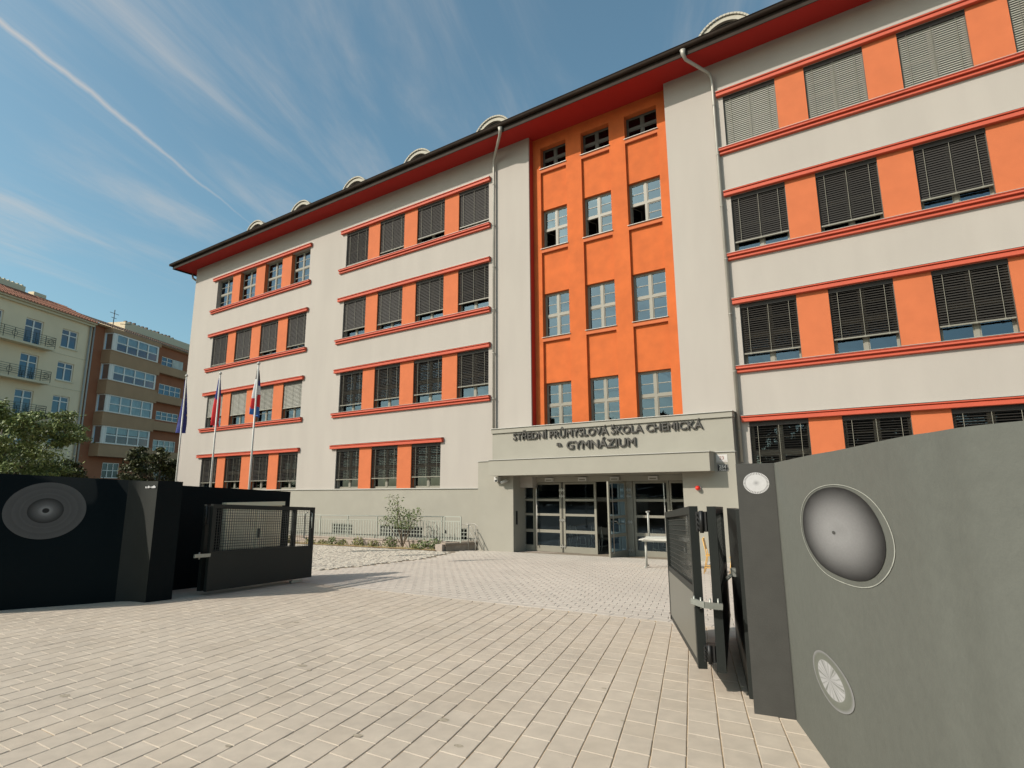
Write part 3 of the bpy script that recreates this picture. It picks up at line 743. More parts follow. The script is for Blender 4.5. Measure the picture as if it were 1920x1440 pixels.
b = MB(); b.box(-0.155, 0.155, -0.003, -0.001, 0.008, 0.014); b.box(-0.155, 0.155, -0.003, -0.001, 0.206, 0.212); b.box(-0.158, -0.152, -0.003, -0.001, 0.015, 0.205); b.box(0.152, 0.158, -0.003, -0.001, 0.015, 0.205); b.build('border', 'white', t)
t = thing('intercom', 'slim black intercom panel on the left jamb of the entrance', 'intercom', (-12.198, 18.72, -1.05))
bx('panel', 'black', t, 0.0, 0.02, -0.05, 0.05, -0.2, 0.3)

# lobby furniture seen through the glass
def chair(lab, x, y, z, rz, seatm, group=None):
    t = thing('chair', lab, 'chair', (x, y, z), rz, group)
    b = MB(); b.box(-0.2, 0.2, -0.2, 0.2, 0.43, 0.45); b.build('seat', seatm, t)
    b = MB(); b.hexa([(-0.2,0.19,0.58),(0.2,0.19,0.58),(0.2,0.205,0.58),(-0.2,0.205,0.58)], [(-0.19,0.24,0.84),(0.19,0.24,0.84),(0.19,0.255,0.84),(-0.19,0.255,0.84)]); b.build('backrest', seatm, t)
    for sx in (-1, 1):
        b = MB(); b.tube([(sx*0.2,-0.22,0.0),(sx*0.19,-0.17,0.43)], 0.012, 6); b.build('leg', 'tableleg' if seatm != 'yellow' else 'yellow', t)
        b = MB(); b.tube([(sx*0.2,0.26,0.0),(sx*0.19,0.17,0.43),(sx*0.19,0.25,0.86)], 0.012, 6); b.build('leg', 'tableleg' if seatm != 'yellow' else 'yellow', t)
        b = MB(); b.tube([(sx*0.198,-0.2,0.15),(sx*0.198,0.23,0.15)], 0.012, 6); b.build('stretcher', 'tableleg' if seatm != 'yellow' else 'yellow', t)
    return t
gl = 'chair with pale tube legs in the lobby behind the glass doors'
for x, y, rz in ((-11.0, 20.3, 0.4), (-10.55, 20.6, 2.6), (-9.7, 20.3, 0.2), (-9.2, 20.5, 2.9), (-7.2, 20.4, 0.8)):
    chair(gl, x, y, -2.2, rz, 'room', 'chairs in the lobby')
def table(name, lab, x, y, z, rz, flip=False):
    t = thing(name, lab, 'table', (x, y, z), rz)
    s = -1 if flip else 1; H = 0.0
    Z = lambda v: (0.75-v if flip else v)
    def bz(*a):
        b = MB(); x0, x1, y0, y1, a0, a1 = a; q = sorted((Z(a0), Z(a1))); b.box(x0, x1, y0, y1, q[0], q[1]); return b
    bz(-0.65, 0.65, -0.25, 0.25, 0.725, 0.75).build('tabletop', 'tabletop', t)
    bz(-0.58, 0.58, -0.2, 0.2, 0.68, 0.722).build('apron', 'tableleg', t)
    for sx in (-1, 1):
        for oy in (-0.05, 0.05):
            b = MB(); b.tube([(sx*0.52, oy, Z(0.03)), (sx*0.52, oy, Z(0.68))], 0.019, 8); b.build('leg', 'tableleg', t)
        b = MB(); b.tube([(sx*0.52, -0.26, Z(0.02)), (sx*0.52, 0.26, Z(0.02))], 0.02, 8); f = b.build('foot', 'tableleg', t)
    return t
tz = zg(-5.4, 16)
table('table', 'white-topped table standing on the pavers right of the open door', -5.45, 15.75, tz+0.02, R(8))
table('table', 'upside-down table with its legs in the air on the white-topped table', -5.35, 15.78, tz+0.02+0.752, R(11), True)
chair('yellow plywood chair seen between the two gate leaves', -4.0, 15.2, zg(-4, 15.2), R(100), 'yellow')
chair('yellow plywood chair beside the pillar, behind the right gate', -3.35, 14.9, zg(-3.35, 14.9), R(-80), 'yellow')

# ------------------------------------------------------------------ planting bed, fence, bench
bp = MB(); bp.poly([(x, y, zg(x, y)+0.03) for x, y in ((-30,17.15),(-14.95,17.15),(-14.95,17.9),(-30,17.9))], [(0,1,2,3)])
bp.build('planting_bed', 'mulch', kind='structure')
kb = MB()
kb.hexa([(-36,17.8,-2.9),(-14.9,17.8,-2.9),(-14.9,18.0,-2.9),(-36,18.0,-2.9)], [(-36,17.8,-2.20),(-14.9,17.8,-1.97),(-14.9,18.0,-1.97),(-36,18.0,-2.20)])
t = thing('low_wall', 'low concrete retaining wall under the railing behind the planting bed', 'wall')
kb.build('wall_body', 'kerb', t)
kb = MB(); kb.hexa([(-36,17.77,-2.198),(-14.88,17.77,-1.968),(-14.88,18.03,-1.968),(-36,18.03,-2.198)], [(-36,17.77,-2.15),(-14.88,17.77,-1.92),(-14.88,18.03,-1.92),(-36,18.03,-2.15)]); kb.build('coping', 'kerb', t)
t = thing('railing', 'pale grey-green metal railing on the low wall in front of the cellar windows', 'railing', (0, 17.9, 0))
zr = lambda x: -1.955 + (x+15)*0.0105
slat = MB(); slat.box(-0.017, 0.017, -0.006, 0.006, 0.0, 0.75); slm = slat.mesh('slat', 'fence')
x = -33.5
while x < -15.25:
    add('slat', slm, t, loc=(x, 0, zr(x)+0.04)); x += 0.165
b = MB(); b.bar((-34, 0, zr(-34)+0.02), (-15.1, 0, zr(-15.1)+0.02), 0.04, 0.02); b.build('bottom_rail', 'fence', t)
b = MB(); b.bar((-34, 0, zr(-34)+0.80), (-15.1, 0, zr(-15.1)+0.80), 0.04, 0.02); b.build('middle_rail', 'fence', t)
b = MB(); b.tube([(-34, 0, zr(-34)+0.97), (-15.1, 0, zr(-15.1)+0.97)], 0.02, 8); b.build('top_rail', 'fence', t)
for x in (-32.1, -30.2, -28.3, -26.4, -24.5, -22.56, -20.68, -18.82, -17.0, -15.2):
    b = MB(); b.box(x-0.02, x+0.02, -0.02, 0.02, zr(x)-0.02, zr(x)+0.96); b.build('post', 'fence', t)
t = thing('railing_gate', 'short pale metal gate at the right end of the railing', 'gate', (-15.1, 17.9, -1.92))
for xx in (0.04, 0.86):
    b = MB(); b.box(xx-0.02, xx+0.02, -0.02, 0.02, -0.03, 0.95); b.build('post', 'fence', t)
for k in range(6):
    b = MB(); b.box(0.14+0.125*k-0.018, 0.14+0.125*k+0.018, -0.006, 0.006, 0.03, 0.74); b.build('slat', 'fence', t)
for zz in (0.02, 0.75, 0.93):
    b = MB(); b.box(0.06, 0.84, -0.012, 0.012, zz, zz+0.03); b.build('rail', 'fence', t)
b = MB(); b.box(0.09, 0.13, -0.04, -0.0065, 0.3, 0.42); b.build('lock', 'black', t)
t = thing('stair_handrail', 'sloping grey handrail beside the steps left of the entrance', 'handrail', (0, 18.2, 0))
for yy in (0.0, 0.45):
    b = MB(); b.tube([(-14.55,yy,-1.28),(-14.12,yy,-1.28),(-13.95,yy,-1.38),(-13.42,yy,-2.2)], 0.02, 8); b.build('rail', 'zinc', t)
    b = MB(); b.tube([(-14.05,yy,-1.50),(-13.6,yy,-2.2)], 0.014, 8); b.build('lower_rail', 'zinc', t)
    for xx, zz in ((-14.1, -1.3), (-13.75, -1.68)):
        b = MB(); b.tube([(xx,yy,zz),(xx,yy,-2.27)], 0.018, 8); b.build('post', 'zinc', t)
t = thing('stone_bench', 'low weathered concrete bench block with an overhanging slab', 'bench', (-14.6, 17.45, -2.26), R(62))
bx('base', 'bench', t, 0.0, 1.35, -0.02, 0.33, 0.0, 0.26); bx('slab', 'bench', t, -0.05, 1.45, -0.08, 0.40, 0.262, 0.32)
bx('side_block', 'kerb', thing('kerb_block', 'pale concrete end block closing the planting bed at the bench', 'block'), -15.0, -14.66, 17.3, 17.78, -2.4, -1.99)

def leaves(b, cx, cy, cz, rx, ry, rz, n, size, shell=0.3, seed=0, clumps=0):
    rnd = random.Random(seed)
    cl = []
    for _ in range(clumps):
        while True:
            p = Vector((rnd.uniform(-1,1), rnd.uniform(-1,1), rnd.uniform(-1,1)))
            if 0.25 < p.length < 1: break
        cl.append(p*rnd.uniform(0.7, 1.0))
    for i in range(n):
        if cl:
            c = rnd.choice(cl); q = Vector((rnd.gauss(0,1), rnd.gauss(0,1), rnd.gauss(0,0.8)))*0.17; p = c+q
        else:
            while True:
                p = Vector((rnd.uniform(-1,1), rnd.uniform(-1,1), rnd.uniform(-1,1)))
                if shell < p.length < 1: break
        o = Vector((cx+p.x*rx, cy+p.y*ry, cz+p.z*rz))
        a = Vector((rnd.gauss(0,1), rnd.gauss(0,1), rnd.gauss(0,1))).normalized(); u = a.orthogonal().normalized(); v = a.cross(u)
        th_ = rnd.uniform(0, 6.28); u, v = u*math.cos(th_)+v*math.sin(th_), v*math.cos(th_)-u*math.sin(th_)
        s = size*rnd.uniform(0.6, 1.3)
        b.poly([o-u*s, o-v*s*0.45, o+u*s, o+v*s*0.45], [(0,1,2,3)])
def branchy(b, base, tips, r0, seg=5, seed=1):
    rnd = random.Random(seed)
    for tip, r in tips:
        base_, tip_ = Vector(base), Vector(tip); P = []
        for k in range(seg+1):
            f = k/seg; p = base_.lerp(tip_, f); p.z = base_.z+(tip_.z-base_.z)*(f**0.85)
            p += Vector((rnd.uniform(-1,1), rnd.uniform(-1,1), 0))*0.05*(tip_-base_).length*(0 if k == 0 else 1)*0.5
            P.append(p)
        b.tube(P, [r*(1-0.75*k/seg) for k in range(seg+1)], 6)
# young tree in the bed
t = thing('young_tree', 'young multi-stemmed tree with sparse light leaves in the planting bed', 'tree', (-16.9, 17.5, -2.2))
b = MB(); branchy(b, (0,0,0), [((-0.75,0.1,2.05),0.028), ((-0.35,-0.1,2.0),0.03), ((0.75,0.1,1.5),0.028), ((0.3,0,1.3),0.025), ((-1.1,0,1.05),0.02), ((0.9,-0.1,1.1),0.018)], 0.03, seed=4); b.build('stem', 'bark', t)
b = MB()
for (cx, cz, rx, rz, n) in ((0.0,1.15,0.55,0.45,260), (-0.55,1.55,0.3,0.35,90), (0.6,1.25,0.35,0.3,80), (-0.85,1.0,0.45,0.25,100), (-0.78,1.95,0.09,0.16,16), (-0.33,1.9,0.12,0.18,18), (0.15,0.85,0.6,0.2,110), (0.82,1.42,0.2,0.15,20)):
    leaves(b, cx, 0, cz, rx, 0.4, rz, int(n*1.5), 0.045, 0.0, seed=int(cx*100)+n)
b.build('foliage', 'leafyoung', t)
for k, (x, s, mm) in enumerate(((-22.6,.30,'leafdry'),(-21.9,.2,'leafdry'),(-21.2,.32,'leafyoung'),(-20.4,.25,'leafdry'),(-19.6,.34,'leafdry'),(-18.7,.28,'leafdry'),(-17.75,.42,'leafyoung'),(-16.2,.22,'leafdry'),(-15.75,.36,'leafyoung'),(-15.3,.40,'leafyoung'),(-24.2,.3,'leafdry'),(-25.5,.35,'leafyoung'))):
    yy = 17.5+random.uniform(-.1,.15)
    b = MB(); leaves(b, x, yy, zg(x, yy)+s*0.55, s*0.9, 0.22, s*0.6, int(150*s/0.3), 0.05, 0.0, seed=k+50)
    for q in range(4): b.tube([(x, yy, zg(x,yy)), (x+random.uniform(-.2,.2), yy, zg(x,yy)+s*1.1)], 0.006, 4)
    tag(b.build('low_shrub', mm), 'low leafy shrub in the straw-coloured planting bed before the railing', 'shrub', 'low shrubs in the planting bed')
b = MB(); rnd = random.Random(5)
for k in range(700):
    x = rnd.uniform(-29, -15.1); yy = rnd.uniform(17.2, 17.78); z = zg(x, yy)+0.02
    d = Vector((rnd.uniform(-1,1), rnd.uniform(-.5,.5), rnd.uniform(0.2,1.2))).normalized()*rnd.uniform(.06,.16)
    b.poly([(x-.01,yy,z),(x+.01,yy,z),(x+d.x,yy+d.y,z+d.z)], [(0,1,2)])
b.build('ground_cover', 'leafdry', kind='stuff', label='dry grass and straw tufts in the planting bed')

# ------------------------------------------------------------------ boundary walls
def smooth_poly(P, n=5):
    out_ = []
    for i in range(len(P)-1):
        p0 = Vector(P[max(i-1,0)]); p1 = Vector(P[i]); p2 = Vector(P[i+1]); p3 = Vector(P[min(i+2,len(P)-1)])
        for k in range(n):
            t = k/n
            out_.append(0.5*((2*p1)+(-p0+p2)*t+(2*p0-5*p1+4*p2-p3)*t*t+(-p0+3*p1-3*p2+p3)*t*t*t))
    out_.append(Vector(P[-1])); return out_
def wall_strip(name, m, parent, P, top, thick, n=5):
    """P: plan points, visible face on their left-hand side when negative thick; top(i/len) gives the top height"""
    S = smooth_poly(P, n); b = MB(); L = []
    for i, p in enumerate(S):
        d = (S[min(i+1,len(S)-1)]-S[max(i-1,0)]).normalized(); nn = Vector((-d.y, d.x))*thick
        L.append((p, p+nn))
    m_ = len(S); V = []
    for i, (a, c) in enumerate(L):
        t = top(a.x, a.y)
        V += [(a.x,a.y,-2.4),(a.x,a.y,t),(c.x,c.y,t),(c.x,c.y,-2.4)]
    F = []; SMF = []
    for i in range(m_-1):
        o = i*4; q = o+4
        for a_, b_ in ((0,1),(1,2),(2,3)):
            F.append((o+a_, q+a_, q+b_, o+b_) if thick > 0 else (o+b_, q+b_, q+a_, o+a_))
    F += [(0,1,2,3), tuple((m_-1)*4+k for k in (3,2,1,0))]
    b.poly(V, F)
    o = b.build(name, m, parent)
    for i, pol in enumerate(o.data.polygons):
        pol.use_smooth = (i < 3*(m_-1)) and (i % 3 != 1)
    return o, S
def at_s(S, s):
    acc = 0
    for i in range(len(S)-1):
        L = (S[i+1]-S[i]).length
        if acc+L >= s or i == len(S)-2:
            p = S[i].lerp(S[i+1], (s-acc)/L); d = (S[i+1]-S[i])/L; return p, d
        acc += L
def decal(name, m, parent, S, s0, z0, rs, rz, off, wob=0.0, rings=10, seg=48, seed=0, inner=0.0, sgn=1):
    rnd = random.Random(seed); ph = [rnd.uniform(0, 6.28) for _ in range(4)]
    V = []; UV = []
    for i in range(rings+1):
        f = inner+(1-inner)*i/rings
        for k in range(seg):
            a = 2*math.pi*k/seg; w_ = 1+wob*(math.sin(2*a+ph[0])+0.6*math.sin(3*a+ph[1])+0.35*math.sin(7*a+ph[2]))*(1 if inner == 0 else 1)
            p, d = at_s(S, s0+math.cos(a)*rs*f*w_); nn = Vector((-d.y, d.x))*off*sgn
            V.append((p.x+nn.x, p.y+nn.y, z0+math.sin(a)*rz*f*w_)); UV.append((math.cos(a)*f, math.sin(a)*f))
    F = [(i*seg+k, i*seg+(k+1)%seg, (i+1)*seg+(k+1)%seg, (i+1)*seg+k) for i in range(rings) for k in range(seg)]
    me = bpy.data.meshes.new(name); me.from_pydata(V, [], F); me.materials.append(m)
    ul = me.uv_layers.new(name='UVMap')
    for lp in me.loops: ul.data[lp.index].uv = UV[lp.vertex_index]
    for pol in me.polygons: pol.use_smooth = True
    me.update()
    return add(name, me, parent)
def radial_mat(name, stops_, ticks=0, tick_r=(0, 1), tick_c=(0.05,0.05,0.05), noise=0.0, rough=0.7, spokes=0, wallc=None):
    kf = 0.5 if 'ringed' in name else 0.80
    stops = [(p_, c_*kf if isinstance(c_, float) else tuple(v*kf for v in c_)) for p_, c_ in stops_]; tick_c = tuple(v*kf for v in tick_c)
    m = bpy.data.materials.new(name); m.use_nodes = True; t = m.node_tree; b_ = t.nodes['Principled BSDF']; b_.inputs['Roughness'].default_value = rough
    tcn = t.nodes.new('ShaderNodeTexCoord'); L = t.nodes.new('ShaderNodeVectorMath'); L.operation = 'LENGTH'; t.links.new(tcn.outputs['UV'], L.inputs[0])
    val = L.outputs['Value']
    no = t.nodes.new('ShaderNodeTexNoise'); no.inputs['Scale'].default_value = 3.0; no.inputs['Detail'].default_value = 5; t.links.new(tcn.outputs['UV'], no.inputs['Vector'])
    def MT(op, a, c=None, clamp=False):
        q = t.nodes.new('ShaderNodeMath'); q.operation = op; q.use_clamp = clamp
        for i_, v_ in enumerate((a, c)):
            if v_ is None: continue
            if isinstance(v_, (int, float)): q.inputs[i_].default_value = v_
            else: t.links.new(v_, q.inputs[i_])
        return q.outputs[0]
    if noise: val = MT('ADD', val, MT('MULTIPLY', MT('SUBTRACT', no.outputs[0], 0.5), noise))
    cr = t.nodes.new('ShaderNodeValToRGB'); el = cr.color_ramp.elements
    el[0].position = stops[0][0]; el[0].color = (*([stops[0][1]]*3 if isinstance(stops[0][1], float) else stops[0][1]), 1)
    el[1].position = stops[-1][0]; el[1].color = (*([stops[-1][1]]*3 if isinstance(stops[-1][1], float) else stops[-1][1]), 1)
    for p_, c_ in stops[1:-1]:
        e = el.new(p_); e.color = (*([c_]*3 if isinstance(c_, float) else c_), 1)
    t.links.new(val, cr.inputs[0]); colr = cr.outputs[0]
    if ticks or spokes:
        sp = t.nodes.new('ShaderNodeSeparateXYZ'); t.links.new(tcn.outputs['UV'], sp.inputs[0])
        an = MT('ARCTAN2', sp.outputs[1], sp.outputs[0])
        if ticks:
            sn = MT('GREATER_THAN', MT('SINE', MT('MULTIPLY', an, ticks)), 0.35)
            msk = MT('MULTIPLY', sn, MT('MULTIPLY', MT('GREATER_THAN', L.outputs['Value'], tick_r[0]), MT('LESS_THAN', L.outputs['Value'], tick_r[1])))
        else:
            wv = MT('ADD', MT('MULTIPLY', an, spokes), MT('MULTIPLY', no.outputs[0], 4.0))
            s1 = MT('POWER', MT('MAXIMUM', MT('SINE', wv), 0.0), 2.0)
            s2 = MT('POWER', MT('MAXIMUM', MT('SINE', MT('ADD', MT('MULTIPLY', an, 6), 1.0)), 0.0), 10.0)
            msk = MT('MULTIPLY', MT('MAXIMUM', MT('MULTIPLY', s1, 0.55), MT('MULTIPLY', s2, 0.9)), MT('LESS_THAN', L.outputs['Value'], tick_r[1]))
        mx = t.nodes.new('ShaderNodeMix'); mx.data_type = 'RGBA'; t.links.new(msk, mx.inputs['Factor']); t.links.new(colr, mx.inputs[6]); mx.inputs[7].default_value = (*tick_c, 1); colr = mx.outputs[2]
    nf = t.nodes.new('ShaderNodeTexNoise'); nf.inputs['Scale'].default_value = 22.0; nf.inputs['Detail'].default_value = 7; t.links.new(tcn.outputs['UV'], nf.inputs['Vector'])
    n2_ = MT('ADD', MT('MULTIPLY', nf.outputs[0], 0.26), MT('MULTIPLY', no.outputs[0], 0.24))
    sc2 = t.nodes.new('ShaderNodeVectorMath'); sc2.operation = 'SCALE'; t.links.new(colr, sc2.inputs[0]); t.links.new(MT('ADD', n2_, 0.75), sc2.inputs['Scale'])
    t.links.new(sc2.outputs[0], b_.inputs['Base Color'])
    return m

M['wallend'] = mat('sunlit_left_wall_end', (0.036, 0.039, 0.035), 0.8, var=0.06, vs=3, bump=0.12, bs=35, spec=0.2)  # sunlight on the wall's end put into a lighter colour
# right: pillar and convex curved wall
RP = [(-.82,5.09),(-.64,4.61),(-.435,4.06),(-.29,3.74),(-.17,3.43),(-.044,3.08),(.053,2.84),(.133,2.71),(.204,2.57),(.284,2.49),(.36,2.43),(.52,2.33),(.75,2.21),(1.1,2.07),(1.6,1.94),(2.2,1.86)]
rw = thing('curved_wall', 'curved grey-green painted wall with two painted discs at the right', 'wall')
wr, SR = wall_strip('wall_body', 'wallgreen', rw, RP, lambda x, y: 0.213, 0.30, 6)
GR = (0.111, 0.115, 0.096)
mbig = radial_mat('painted_large_disc', [(0.0, 0.27), (0.25, 0.29), (0.55, 0.21), (0.78, 0.10), (0.90, 0.045), (0.975, 0.012), (1.0, 0.01)], noise=0.10)
mout = mat('pale_chalk_line', (0.42, 0.43, 0.38), 0.8, var=0.2, vs=20)
decal('painted_disc', mbig, rw, SR, 1.42, -0.235, 0.655, 0.248, -0.003, wob=0.008, seed=3)
decal('painted_outline', mout, rw, SR, 1.44, -0.240, 0.73, 0.272, -0.003, wob=0.012, rings=1, inner=0.985, seg=72, seed=4)
decal('painted_dot', mat('dark_dot_paint', (0.07,0.07,0.065), 0.8), rw, SR, 1.36, -0.243, 0.024, 0.010, -0.005, rings=2, seg=16)
msm = radial_mat('painted_spoked_disc', [(0.0, 0.40), (0.62, 0.46), (0.655, 0.44), (0.675, (0.18, 0.19, 0.16)), (0.88, (0.155, 0.165, 0.135)), (0.96, 0.25), (0.985, 0.28), (1.0, GR)], spokes=19, tick_r=(0, 0.65), tick_c=(0.17, 0.18, 0.155))
decal('painted_disc', msm, rw, SR, 1.04, -1.118, 0.36, 0.142, -0.003, seed=5)
pr = thing('gate_pillar', 'charcoal painted pillar with a small white ticked disc beside the right gate', 'pillar')
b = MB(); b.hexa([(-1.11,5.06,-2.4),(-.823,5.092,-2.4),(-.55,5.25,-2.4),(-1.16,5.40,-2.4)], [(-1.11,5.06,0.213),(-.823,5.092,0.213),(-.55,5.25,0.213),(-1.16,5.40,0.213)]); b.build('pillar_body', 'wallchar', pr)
SP = [Vector((-1.11,5.06)), Vector((-.823,5.092))]
mtk = radial_mat('painted_ticked_disc', [(0.0, 0.30), (0.10, 0.42), (0.3, 0.60), (0.95, 0.62), (1.0, 0.60)], ticks=44, tick_r=(0.80, 0.96), tick_c=(0.09,0.09,0.08))
decal('painted_disc', mtk, pr, SP, 0.148, 0.053, 0.098, 0.086, -0.003, seg=64)
b = MB()
b.hexa([(-1.22,5.42,-2.4),(-1.12,5.42,-2.4),(-1.76,7.82,-2.4),(-1.86,7.80,-2.4)], [(-1.22,5.42,-0.17),(-1.12,5.42,-0.17),(-1.76,7.82,-0.23),(-1.86,7.80,-0.23)])
tag(b.build('side_wall', 'gate'), 'low dark side wall behind the right gate leaves', 'wall')
b = MB(); b.box(-0.55, 8.2, 5.3, 5.6, -2.4, 0.15)
tag(b.build('rear_boundary_wall', 'walldark'), 'dark boundary wall hidden behind the curved wall', 'wall')

# left: concave curved wall, pillar, rear wall
LP = [(-16.2,-0.4),(-14.9,0.3),(-13.64,1.0),(-12.75,1.6),(-12.08,2.35),(-11.92,3.1),(-11.70,3.8),(-11.49,4.35),(-11.39,4.7),(-11.26,4.93),(-11.06,5.03),(-10.80,5.074)]
lw = thing('curved_wall', 'curved dark wall with a large ringed disc painted on it at the left', 'wall')
def ltop(x, y): return 0.205 + max(0.0, min(0.12, (-11.2-x)*0.16))
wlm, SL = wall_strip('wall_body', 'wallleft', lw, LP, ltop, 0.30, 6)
_SE = [v for v in SL if v.y > 4.82]
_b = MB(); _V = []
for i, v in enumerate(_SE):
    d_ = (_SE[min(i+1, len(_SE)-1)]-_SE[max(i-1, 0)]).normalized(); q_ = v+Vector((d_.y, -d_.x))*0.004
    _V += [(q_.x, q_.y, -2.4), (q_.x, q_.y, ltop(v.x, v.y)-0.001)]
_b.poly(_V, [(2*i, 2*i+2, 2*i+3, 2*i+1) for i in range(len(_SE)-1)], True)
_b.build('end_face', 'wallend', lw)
base_s = 0
tot = 0
for i in range(len(SL)-1):
    if (SL[i]-Vector((-11.83, 3.9))).length < 0.08+0.0: pass
best = min(range(len(SL)), key=lambda i: (SL[i]-Vector((-11.68,3.85))).length)
sL = sum((SL[i+1]-SL[i]).length for i in range(best))
mlf = radial_mat('painted_ringed_disc', [(0.0, 0.004), (0.075, 0.004), (0.10, 0.42), (0.20, 0.20), (0.36, 0.07), (0.43, 0.02), (0.45, 0.135), (0.56, 0.12), (0.60, 0.15), (0.64, 0.12), (0.78, 0.145), (0.80, 0.115), (0.96, 0.14), (1.0, 0.13)], noise=0.012)
decal('painted_disc', mlf, lw, SL, sL, -0.277, 0.54, 0.455, -0.004, wob=0.004, seg=72)
lsig = flat_text('a. sb—sdfo', 0, 0, 0.06, 'flagwhite', lw, 0, 0.002); lsig.name = 'signature'; lsig.location = (-10.96, 5.03, 0.085); lsig.rotation_euler = (0, 0, R(9))
pl_ = thing('gate_pillar', 'dark pillar end of the curved wall at the left', 'pillar')
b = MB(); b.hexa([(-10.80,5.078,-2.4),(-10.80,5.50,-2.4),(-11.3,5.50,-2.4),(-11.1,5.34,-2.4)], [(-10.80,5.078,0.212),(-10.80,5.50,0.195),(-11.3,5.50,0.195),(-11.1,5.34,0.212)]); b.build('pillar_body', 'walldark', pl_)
b = MB(); b.hexa([(-12.3,5.4,-2.6),(-12.0,5.4,-2.6),(-12.0,8.62,-2.6),(-12.3,8.62,-2.6)], [(-12.3,5.4,0.18),(-12.0,5.4,0.18),(-12.0,8.62,0.01),(-12.3,8.62,0.01)])
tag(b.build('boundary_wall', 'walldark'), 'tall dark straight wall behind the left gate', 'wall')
b = MB(); b.hexa([(-13.0,5.2,-2.6),(-11.2,5.2,-2.6),(-11.2,5.38,-2.6),(-13.0,5.38,-2.6)], [(-13.0,5.3,0.18),(-11.25,5.45,0.18),(-11.25,5.6,0.18),(-13.0,5.5,0.18)])
tag(b.build('return_wall', 'walldark'), 'short dark wall piece joining pillar and straight wall', 'wall')
M['cabinet'] = mat('cream_enamel', (0.80, 0.70, 0.50), 0.5)
t = thing('meter_cabinet', 'pale metal meter cabinet with two doors fixed to the dark wall', 'cabinet', (-12.0, 6.99, -1.2), R(90))
bx('cabinet_body', 'cabinet', t, 0.0, 1.33, -0.14, -0.002, 0.0, 0.90)
bx('cabinet_roof', 'cabinet', t, -0.03, 1.36, -0.20, -0.002, 0.903, 0.99)
bx('cabinet_door', 'cabinet', t, 0.01, 0.68, -0.155, -0.142, 0.02, 0.88); bx('cabinet_door', 'cabinet', t, 0.70, 0.94, -0.155, -0.142, 0.02, 0.88); bx('cabinet_door', 'cabinet', t, 0.955, 1.32, -0.155, -0.142, 0.02, 0.88)
bx('handle', 'black', t, 0.74, 0.79, -0.17, -0.156, 0.22, 0.42)

# ------------------------------------------------------------------ gates
def gate_leaf(name, label, P0, P1, zt0, zt1, zb0, zb1, split, side, solid='gatepanel', latch=None, post=0.075, handle_far=True):
    """leaf from near point P0 to far point P1; local x runs along the leaf"""
    L = math.hypot(P1[0]-P0[0], P1[1]-P0[1]); rz = math.atan2(P1[1]-P0[1], P1[0]-P0[0])
    t = thing(name, label, 'gate', (P0[0], P0[1], 0), rz)
    zt = lambda x: zt0+(zt1-zt0)*x/L; zb = lambda x: zb0+(zb1-zb0)*x/L
    zs = lambda x: zb(x)+(zt(x)-zb(x))*split
    w_ = post; hw = 0.035
    def seg(nm, m, x0, x1, fa, fb, y0=-hw, y1=hw):
        b = MB(); b.hexa([(x0,y0,fa(x0)),(x1,y0,fa(x1)),(x1,y1,fa(x1)),(x0,y1,fa(x0))], [(x0,y0,fb(x0)),(x1,y0,fb(x1)),(x1,y1,fb(x1)),(x0,y1,fb(x0))]); return b.build(nm, m, t)
    seg('post', 'gate', 0, w_, zb, zt, -hw-0.002, hw+0.002); seg('post', 'gate', L-w_, L, zb, zt, -hw-0.002, hw+0.002)
    seg('top_rail', 'gate', w_, L-w_, lambda x: zt(x)-0.07, zt); seg('middle_rail', 'gate', w_, L-w_, lambda x: zs(x)-0.03, lambda x: zs(x)+0.03, -0.03, 0.03)
    seg('bottom_rail', 'gate', w_, L-w_, zb, lambda x: zb(x)+0.06, -0.03, 0.03)
    seg('sheet_panel', solid, w_, L-w_, lambda x: zb(x)+0.001, lambda x: zs(x)-0.031, -hw-0.001, -hw+0.003)
    seg('sheet_panel', solid, w_, L-w_, lambda x: zb(x)+0.061, lambda x: zs(x)-0.031, hw-0.006, hw-0.002)
    b = MB(); r = 0.0024
    x = w_+0.02
    while x < L-w_:
        b.bar((x, 0, zs(x)+0.03), (x, 0, zt(x)-0.07), 2*r, 2*r); x += 0.052
    nz = int((zt(0)-zs(0))/0.052)
    for k in range(1, nz):
        f = k/nz; b.bar((w_, 0.006, zs(w_)+(zt(w_)-zs(w_))*f), (L-w_, 0.006, zs(L-w_)+(zt(L-w_)-zs(L-w_))*f), 2*r, 2*r)
    b.build('wire_mesh', 'wire', t, kind='stuff')
    return t, L, zt, zb
g1, L1, zt, zb = gate_leaf('gate_leaf', 'open dark steel gate leaf nearest the viewer on the right', (-1.545,5.27), (-2.56,7.58), -0.142, -0.285, -1.50, -1.61, 0.47, 1)
g2, L2, _, _ = gate_leaf('gate_leaf', 'second folded gate leaf between the front right leaf and the pillar', (-1.385,5.25), (-1.98,7.95), -0.142, -0.22, -1.50, -1.58, 0.47, 1, solid='gate')
g3, L3, zt3, zb3 = gate_leaf('gate_leaf', 'open dark steel gate leaf in front of the meter cabinet at the left', (-10.70,6.02), (-11.02,8.55), -0.21, -0.34, -1.77, -1.84, 0.43, 1, solid='gate')
g4, L4, _, _ = gate_leaf('gate_leaf', 'rear folded gate leaf behind the left gate leaf', (-10.92,6.02), (-11.32,8.3), -0.22, -0.34, -1.78, -1.85, 0.43, 1, solid='gate')
